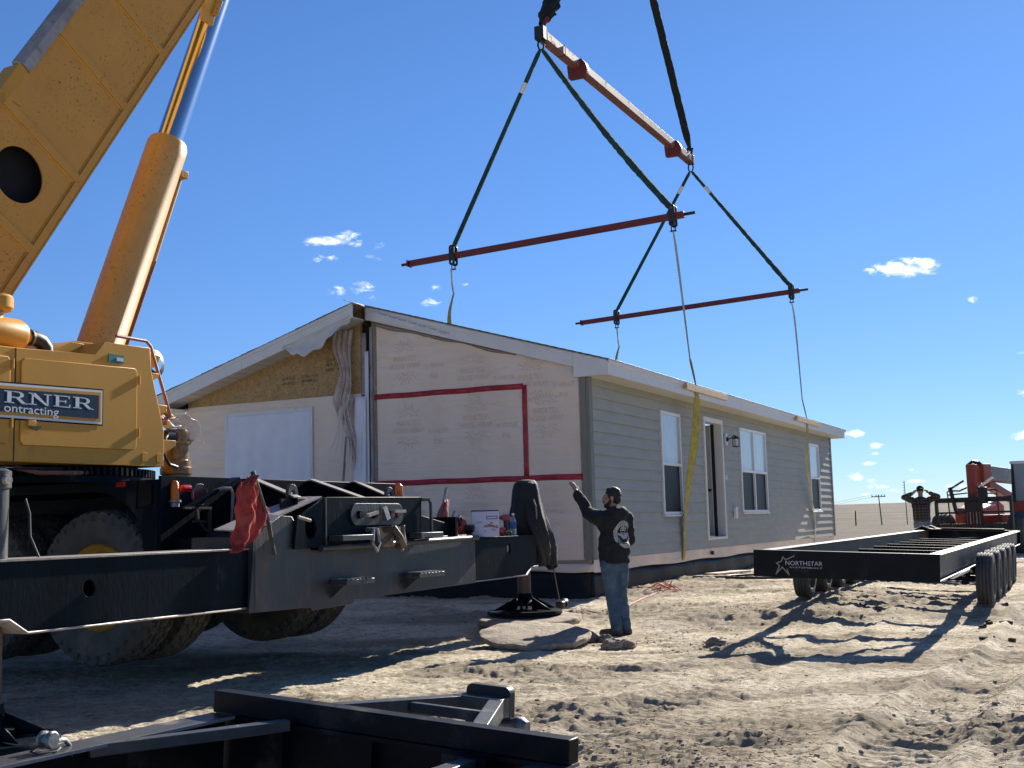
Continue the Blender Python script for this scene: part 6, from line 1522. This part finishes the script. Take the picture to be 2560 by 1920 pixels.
# ---------------------------------------------------------------- telehandler
def telehandler():
    th = empty('telehandler', (12.15, 32.0, gz(12.15, 32.)), radians(-38), 'orange red telescopic forklift with a wide black fork carriage facing the trailer', 'telehandler')
    g0 = gz(12.15, 32.); m = m_orange; z = lambda a: a-g0
    # local: -y towards the carriage front, +y back along the machine, x to the right seen from the front
    MB().plate([(0, 0), (.40, 0), (.46, .9), (.44, 1.55), (.36, 1.7), (-.02, 1.7)], [], lambda u, v, w: V(-.13+w, -.05+u, z(.90)+v), .25).build('boom_head', m, th, .03)
    MB().box(-.14, .14, -.35, .03, z(1.0), z(1.7)).build('tilt_housing', m_toolblack, th, .02)
    mb = MB()
    for k in range(4): mb.tube([(.0+.04*k, .25, z(2.58)), (.0+.04*k, .35, z(2.66)), (.02+.04*k, .5, z(2.60)), (.05+.04*k, .6, z(2.3))], .022, 8)
    mb.tube([(-.12, .1, z(2.58)), (-.02, .22, z(2.68)), (.06, .35, z(2.66))], .045, 8); mb.build('hydraulic_hose', m_hose, th)
    bar = lambda p, q, w, h, nm, mm, **k: MB().bar(p, q, w, h).build(nm, mm, th, **k)
    bar((.02, .35, z(2.36)), (.02, 1.0, z(2.38)), .40, .50, 'boom_sleeve', m, bevel=.01)
    bar((.0, .95, z(2.38)), (.0, 5.2, z(2.30)), .34, .40, 'boom', m_steelgrey, bevel=.01)
    MB().box(-.19, -.172, 1.1, 2.4, z(2.22), z(2.36)).build('boom_decal', m, th); text('forklift', .14, lambda u, v, w: V(-.176, 2.0-u if False else 1.2+u, z(2.38)+v), m_signwhite, th, .55)
    bar((.0, 1.2, z(2.1)), (.0, 4.6, z(1.5)), .22, .22, 'boom_support', m, bevel=.01)
    MB().box(-.50, .50, .6, 5.3, z(.85), z(1.25)).build('chassis', m, th, .03)
    MB().plate([(0, 0), (2.6, 0), (2.6, .55), (1.9, .75), (.2, .50), (0, .35)], [], lambda u, v, w: V(-1.1+w, 1.8+u, z(.95)+v), .62).build('engine_hood', m, th, .03)
    MB().add([(-.48, .7, z(1.42)), (.0, .7, z(1.42)), (.1, 1.6, z(1.52)), (-.62, 1.6, z(1.50))], [(0,1,2,3)]).build('front_deck', m_cap, th, solid=.03)
    # cab
    cb = empty('cab'); cb.parent = th
    mb = MB()
    x0, x1, y0, y1 = .70, 1.45, 1.2, 2.7
    for p, q in (((x0, y0, 1.6), (x0, y0+.12, 2.6)), ((x1, y0, 1.6), (x1, y0+.12, 2.6)), ((x0, y1, 1.6), (x0, y1, 2.6)), ((x1, y1, 1.6), (x1, y1, 2.6))): mb.bar((p[0], p[1], z(p[2])), (q[0], q[1], z(q[2])), .08, .08)
    mb.build('pillar', m_toolblack, cb); MB().box(x0-.06, x1+.06, y0+.02, y1+.06, z(2.6), z(2.68)).build('cab_roof', m_cap, cb, .02)
    MB().box(x0-.04, x1+.04, y0, y1, z(.8), z(1.6)).build('cab_body', m, cb, .02)
    MB().box(x0+.03, x1-.03, y0+.06, y0+.07, z(1.6), z(2.6)).build('windscreen', mat('tinted_cab_glass', (.26, .33, .34), .12), cb); MB().box(x0-.01, x0+.0, y0+.1, y1-.03, z(1.6), z(2.58)).build('side_window', m_screen, cb)
    # wheels
    w0 = empty('wheel'); w0.parent = th; w0.location = (-1.0, .55, z(.73))
    tyre('tyre', .58, .42, w0, (0,0,0), (-1,0,0), m_rubber, n=70); MB().lathe([(.30, .1), (.30, .02), (.1, .0), (.1, .08), (0, .09)], (0,0,0), (-1,0,0), 24).build('rim', m_steelgrey, w0)
    for (a, b) in ((1.0, .55), (-1.0, 4.3), (1.0, 4.3)):
        c = w0.copy(); COL.objects.link(c); c.parent = th; c.location = (a, b, z(.73))
        for ch in w0.children: d = ch.copy(); COL.objects.link(d); d.parent = c
    MB().cyl((-.9, .55, z(.73)), (.9, .55, z(.73)), .12, n=14).build('axle', m, th)
    # wide fork carriage
    fc = empty('fork_carriage'); fc.parent = th; fc.scale = (.8, 1, 1); fc.location = (.08, 0, 0); B = m_toolblack; yb = -.35
    def fb(x0, z0, x1, z1, w=.07, nm='rail', dy=0): MB().bar((x0, yb+dy, z(z0)), (x1, yb+dy, z(z1)), .06, w).build(nm, B, fc)
    X0, X1 = -1.18, 1.22
    fb(X0, 1.66, X1, 1.66, .13); fb(X0, 1.33, X1, 1.33, .05); fb(X0, .96, X1, .96, .16)
    for x in (X0, X1): MB().box(x-.04, x+.04, yb-.06, yb+.06, z(.85), z(1.74)).build('end_post', B, fc)
    for x in (-.78, .80): MB().bar((x, yb, z(1.62)), (x+.03, yb+.0, z(.98)), .03, .05, (0,1,0)).build('upright', B, fc)
    MB().bar((-.68, yb-.05, z(2.0)), (-.52, yb-.05, z(1.35)), .10, .09, (0,1,0)).build('fork_hanger', B, fc); MB().bar((-.66, yb-.05, z(1.96)), (-.22, yb-.05, z(2.16)), .05, .05).build('load_guard_arm', B, fc)
    MB().bar((.30, yb-.1, z(1.98)), (.72, yb-.1, z(2.22)), .22, .03).build('light_bracket', m_cap, fc)
    for s in (-1, 1):
        MB().tube([(s*.78, yb, z(1.7)), (s*.80, yb, z(1.88)), (s*.74, yb, z(1.92)), (s*.4, yb, z(1.90)), (s*.15, yb, z(1.98))], .022, 8).build('guard_rail', B, fc)
        MB().tube([(s*.78, yb, z(1.80)), (s*.15, yb, z(1.84))], .018, 8).build('guard_rail', B, fc)
    MB().box(.22, .48, yb-.1, yb+.1, z(1.55), z(1.98)).build('winch_housing', B, fc, .02); MB().box(-.20, .30, yb-.08, yb+.1, z(1.0), z(1.62)).build('fork_frame', B, fc, .02)
    for k in range(5): MB().bar((-.16+.1*k, yb-.1, z(1.34)), (-.15+.1*k, yb-.1, z(1.02)), .03, .02, (0,1,0)).build('chain', m_steelgrey if k % 2 else m, fc)
    for x in (-.5, .5): 
        MB().bar((x, yb-.1, z(.95)), (x, yb-.1, z(.45)), .12, .05, (0,1,0)).build('fork', B, fc); MB().bar((x, yb-.1, z(.45)), (x, yb-1.2, z(.44)), .12, .04).build('fork', B, fc)
telehandler()

# ---------------------------------------------------------------- poles, fence, ground litter
def far_things():
    gp = empty('utility_pole', (45.3, 150, gz(45.3, 150)), 0, 'wooden utility pole with a crossarm on the prairie behind the trailer', 'utility pole')
    h = 4.3-gz(45.3, 150) if False else 3.75
    z0 = gz(45.3, 150)
    MB().tube([(0.15, 0, -.3), (-.1, 0, h-z0)], [.08, .06], 8).build('pole', m_pole, gp); MB().bar((-1.0, 0, h-z0-.25), (.75, 0, h-z0-.25), .1, .1).build('crossarm', m_pole, gp)
    for x in (-.9, -.4, .3, .65): MB().cyl((x, 0, h-z0-.2), (x, 0, h-z0), .05, n=6).build('insulator', m_steelgrey, gp)
    wz = MB()
    for x in (-.9, .65): wz.tube([(x, 0, h-z0), (x-7, 30, h-z0-2.4), (x-13, 70, h-z0-2.2)], .012, 4)
    wz.build('wire', m_steelgrey, gp)
    g2 = empty('utility_pole', (48.6, 150, gz(48.6, 150)), 0, 'slim tall pole with short side rungs left of the far man', 'utility pole')
    MB().tube([(0, 0, -.3), (-.1, 0, 5.4-gz(48.6, 150))], [.06, .04], 8).build('pole', m_pole, g2)
    for k in range(5): MB().bar((-.3, 0, 5.2-k*.32), (-.05, 0, 5.2-k*.32), .06, .06).build('rung', m_pole, g2)
    for (x, y, lab) in ((42.2, 150, 'lone grey fence post right of the house on the prairie'),):
        MB().tube([(0, 0, -.3), (0, 0, 1.75)], [.09, .08], 7).build('p', m_pole, None) if False else None
        o = MB().tube([(0, 0, -.2), (.02, 0, 1.8), (.02, 0, 1.86)], [.09, .08, .04], 8).build('fence_post', m_pole, None); o.location = (x, y, gz(x, y)); tag(o, lab, 'fence post')
far_things()

def litter():
    rnd = random.Random(11)
    # clods: the large ones are things
    def clod(x, y, r, lab, m=m_clod, fl=.6):
        n, k = 16, 10; vs = []; sd_ = rnd.uniform(0, 99)
        mb = MB()
        for i in range(k+1):
            t = pi*i/k
            for j in range(n):
                a = 2*pi*j/n; w = 1+.9*(fbm2(np.array([3+1.6*cos(a)*sin(t)+sd_]), np.array([3+1.6*sin(a)*sin(t)+1.5*cos(t)]), 3, 5)[0]-.5)
                vs.append((r*w*sin(t)*cos(a), r*w*sin(t)*sin(a), r*fl*w*cos(t)))
        mb.add(vs, [(i*n+j, (i+1)*n+j, (i+1)*n+(j+1) % n, i*n+(j+1) % n) for i in range(k) for j in range(n)])
        o = mb.build('mud_clod', m, None, flat=True); o.location = (x, y, float(ground_h(np.array(x), np.array(y)))+r*fl*.35 if False else gz(x, y)+r*fl*.5); o.rotation_euler = (0, 0, rnd.uniform(0, 6)); return tag(o, lab, 'mud clod', 'clods of dried mud near the man')
    clod(.78, 13.85, .12, 'upright slab of dried mud between the two round pads'); clod(.60, 14.1, .11, 'flat mud clod wedged under the edge of the upper pad')
    clod(.98, 13.75, .09, 'mud clod at the toes of the near man'); clod(1.0, 13.0, .12, 'large mud clod touching the right edge of the lower pad'); clod(1.16, 13.1, .10, 'mud clod right in front of the near man')
    clod(2.08, 12.9, .10, 'dark mud clod on open ground right of the near man'); clod(2.0, 12.5, .05, 'small mud clod just below the dark one right of the man')
    blocks = [(2128, 1541), (2168, 1546), (2437, 1556), (2421, 1566), (2470, 1557), (2484, 1556), (2418, 1592), (2439, 1590), (2489, 1594), (2478, 1530)]
    for i, (px, py) in enumerate(blocks):
        Y = 1.33*3000/(py-1309+.026*(px-1280)); X = (px-1280)/3000*Y
        mb = MB(); mb.box(-.035, .035, -.025, .025, 0, .03); mb.box(-.042, -.018, -.03, .03, .005, .042); mb.box(.018, .042, -.03, .03, .0, .045)
        o = mb.build('rubber_block', m_darkclod, None, .006); o.location = (X, Y, gz(X, Y)+.0); o.rotation_euler = (rnd.uniform(-.2, .2), rnd.uniform(-.2, .2), rnd.uniform(0, 3))
        side = 'left of the trailer shadow' if px < 2300 else 'right of the trailer shadow'
        tag(o, 'small dark block on bare ground, '+['left of the trailer shadow, nearer the house', 'left of the trailer shadow, nearer the wheels', 'topmost row, third from the left, by the trailer wheels', 'lone one left below the top row by the wheels', 'upper pair by the trailer wheels, left one', 'upper pair by the trailer wheels, right one', 'bottom row, leftmost, right of the shadow', 'bottom row, second from the left', 'bottom row, rightmost', 'highest of all, closest to the trailer wheels'][i], 'block', 'small dark blocks on the ground by the trailer')
    # many small crumbs: stuff
    def scatter(n, spots, frac, ymax, pw):
        X = []; Y_ = []
        for i in range(n):
            if rnd.random() < frac: c = rnd.choice(spots); x = rnd.gauss(c[0], c[2]); y = rnd.gauss(c[1], c[3])
            else: y = 5.4+rnd.random()**pw*ymax; x = rnd.uniform(-.48, .48)*y
            X.append(x); Y_.append(y)
        return X, Y_, gh(X, Y_)
    spots = [(.75, 6.9, .5, .4), (.75, 6.9, .7, .5), (3.0, 7.2, .3, .8), (3.2, 15.2, 1.0, 1.0), (1.0, 13.6, .4, .5), (-.6, 16.3, 1.6, .5), (2.1, 12.8, .35, .3)]
    mb = MB(); X, Y_, Z = scatter(4800, spots, .62, 18, 1.4)
    for x, y, z in zip(X, Y_, Z):
        r = min(.022, .003+rnd.expovariate(1/.0052)); vs = []
        k1 = rnd.uniform(.5, .9)
        for (rr, hh, n) in ((1, -.3, 5), (.75*k1+.2, .45*k1, 5)):
            o_ = rnd.uniform(0, 1)
            for q in range(5): a = q*1.2566+o_; w = rr*r*rnd.uniform(.7, 1.3); vs.append((x+w*cos(a), y+w*sin(a), z+hh*r*rnd.uniform(.7, 1.2)))
        mb.add(vs, [(0,1,6,5), (1,2,7,6), (2,3,8,7), (3,4,9,8), (4,0,5,9), (5,6,7,8,9)])
    o = mb.build('soil_crumbs', m_clod, None, flat=True); tag(o, 'crumbs of dry soil scattered over the mud', None, None, 'stuff')
    mb = MB(); X, Y_, Z = scatter(6000, spots, .15, 14, 1.5)
    for x, y, z in zip(X, Y_, Z):
        a = rnd.uniform(0, pi); l = rnd.uniform(.02, .09); dx, dy = cos(a)*l/2, sin(a)*l/2; w = .0022; h1, h2 = rnd.uniform(.002, .012), rnd.uniform(.002, .02)
        mb.add([(x-dx, y-dy, z+h1), (x+dx, y+dy, z+h2), (x+dx, y+dy, z+h2+w), (x-dx, y-dy, z+h1+w)], [(0,1,2,3)])
    o = mb.build('straw', mat('dry_straw', (.40, .33, .22), .9, var=.6, vscale=3), None, flat=True); tag(o, 'bits of dry straw strewn over the ground', None, None, 'stuff')
    # boards and cord by the foundation
    def P(px, py, z=.25): 
        Y = (1.35-z)*3000/(py-1309+.026*(px-1280)); return V((px-1280)/3000*Y, Y, z)
    for (a, b, w, th_, lab, m) in (((1720, 1448), (1800, 1449), .18, .04, 'short weathered board beside the foundation below the window', m_oldwood), ((1760, 1441), (1842, 1434), .30, .03, 'pale plywood offcut leaning by the foundation near the trailer', m_wood)):
        p, q = P(*a), P(*b); p.z = gz(p.x, p.y)+.05; q.z = gz(q.x, q.y)+.06
        o = MB().bar(p, q, w, th_).build('board', m, None, .003); tag(o, lab, 'board')
    p, q = P(1040, 1480, .15), P(1115, 1487, .15); p.z = q.z = gz(p.x, p.y)+.06
    o = MB().bar(p, q, .12, .04).build('board', m_oldwood, None, .003); tag(o, 'grey board in the shade behind the outrigger beam', 'board')
    c = P(1920, 1446); pts = [(c.x+.75*cos(a)*1.2, c.y+.7*sin(a), gz(c.x, c.y)+.06) for a in [i*.25 for i in range(26)]]
    o = MB().tube(pts, .022, 8).build('black_pipe', m_hose, None); tag(o, 'coil of black pipe on the ground by the trailer corner', 'pipe')
    mb = MB()
    for k in range(16):
        c = P(1640+rnd.uniform(-20, 22), 1490+rnd.uniform(-7, 6), .15); z = gz(c.x, c.y)
        mb.tube([(c.x+rnd.uniform(-.25, .25), c.y+rnd.uniform(-.2, .2), z+.03), (c.x+rnd.uniform(-.1, .1), c.y, z+rnd.uniform(.05, .16)), (c.x+rnd.uniform(-.3, .3), c.y+rnd.uniform(-.2, .2), z+.03)], .006, 5)
    o = mb.build('red_twine', m_pink, None); tag(o, 'tangle of red twine at the foot of the foundation', None, None, 'stuff')
    pts = [P(x, y, .12) for x, y in ((1436, 1527), (1480, 1532), (1540, 1526), (1570, 1515), (1600, 1507), (1640, 1496))]
    for p in pts: p.z = gz(p.x, p.y)+.035
    o = MB().tube(pts, .008, 6).build('rope', m_pink, None); tag(o, 'thin red rope running across the mud behind the near man', 'rope')
litter()
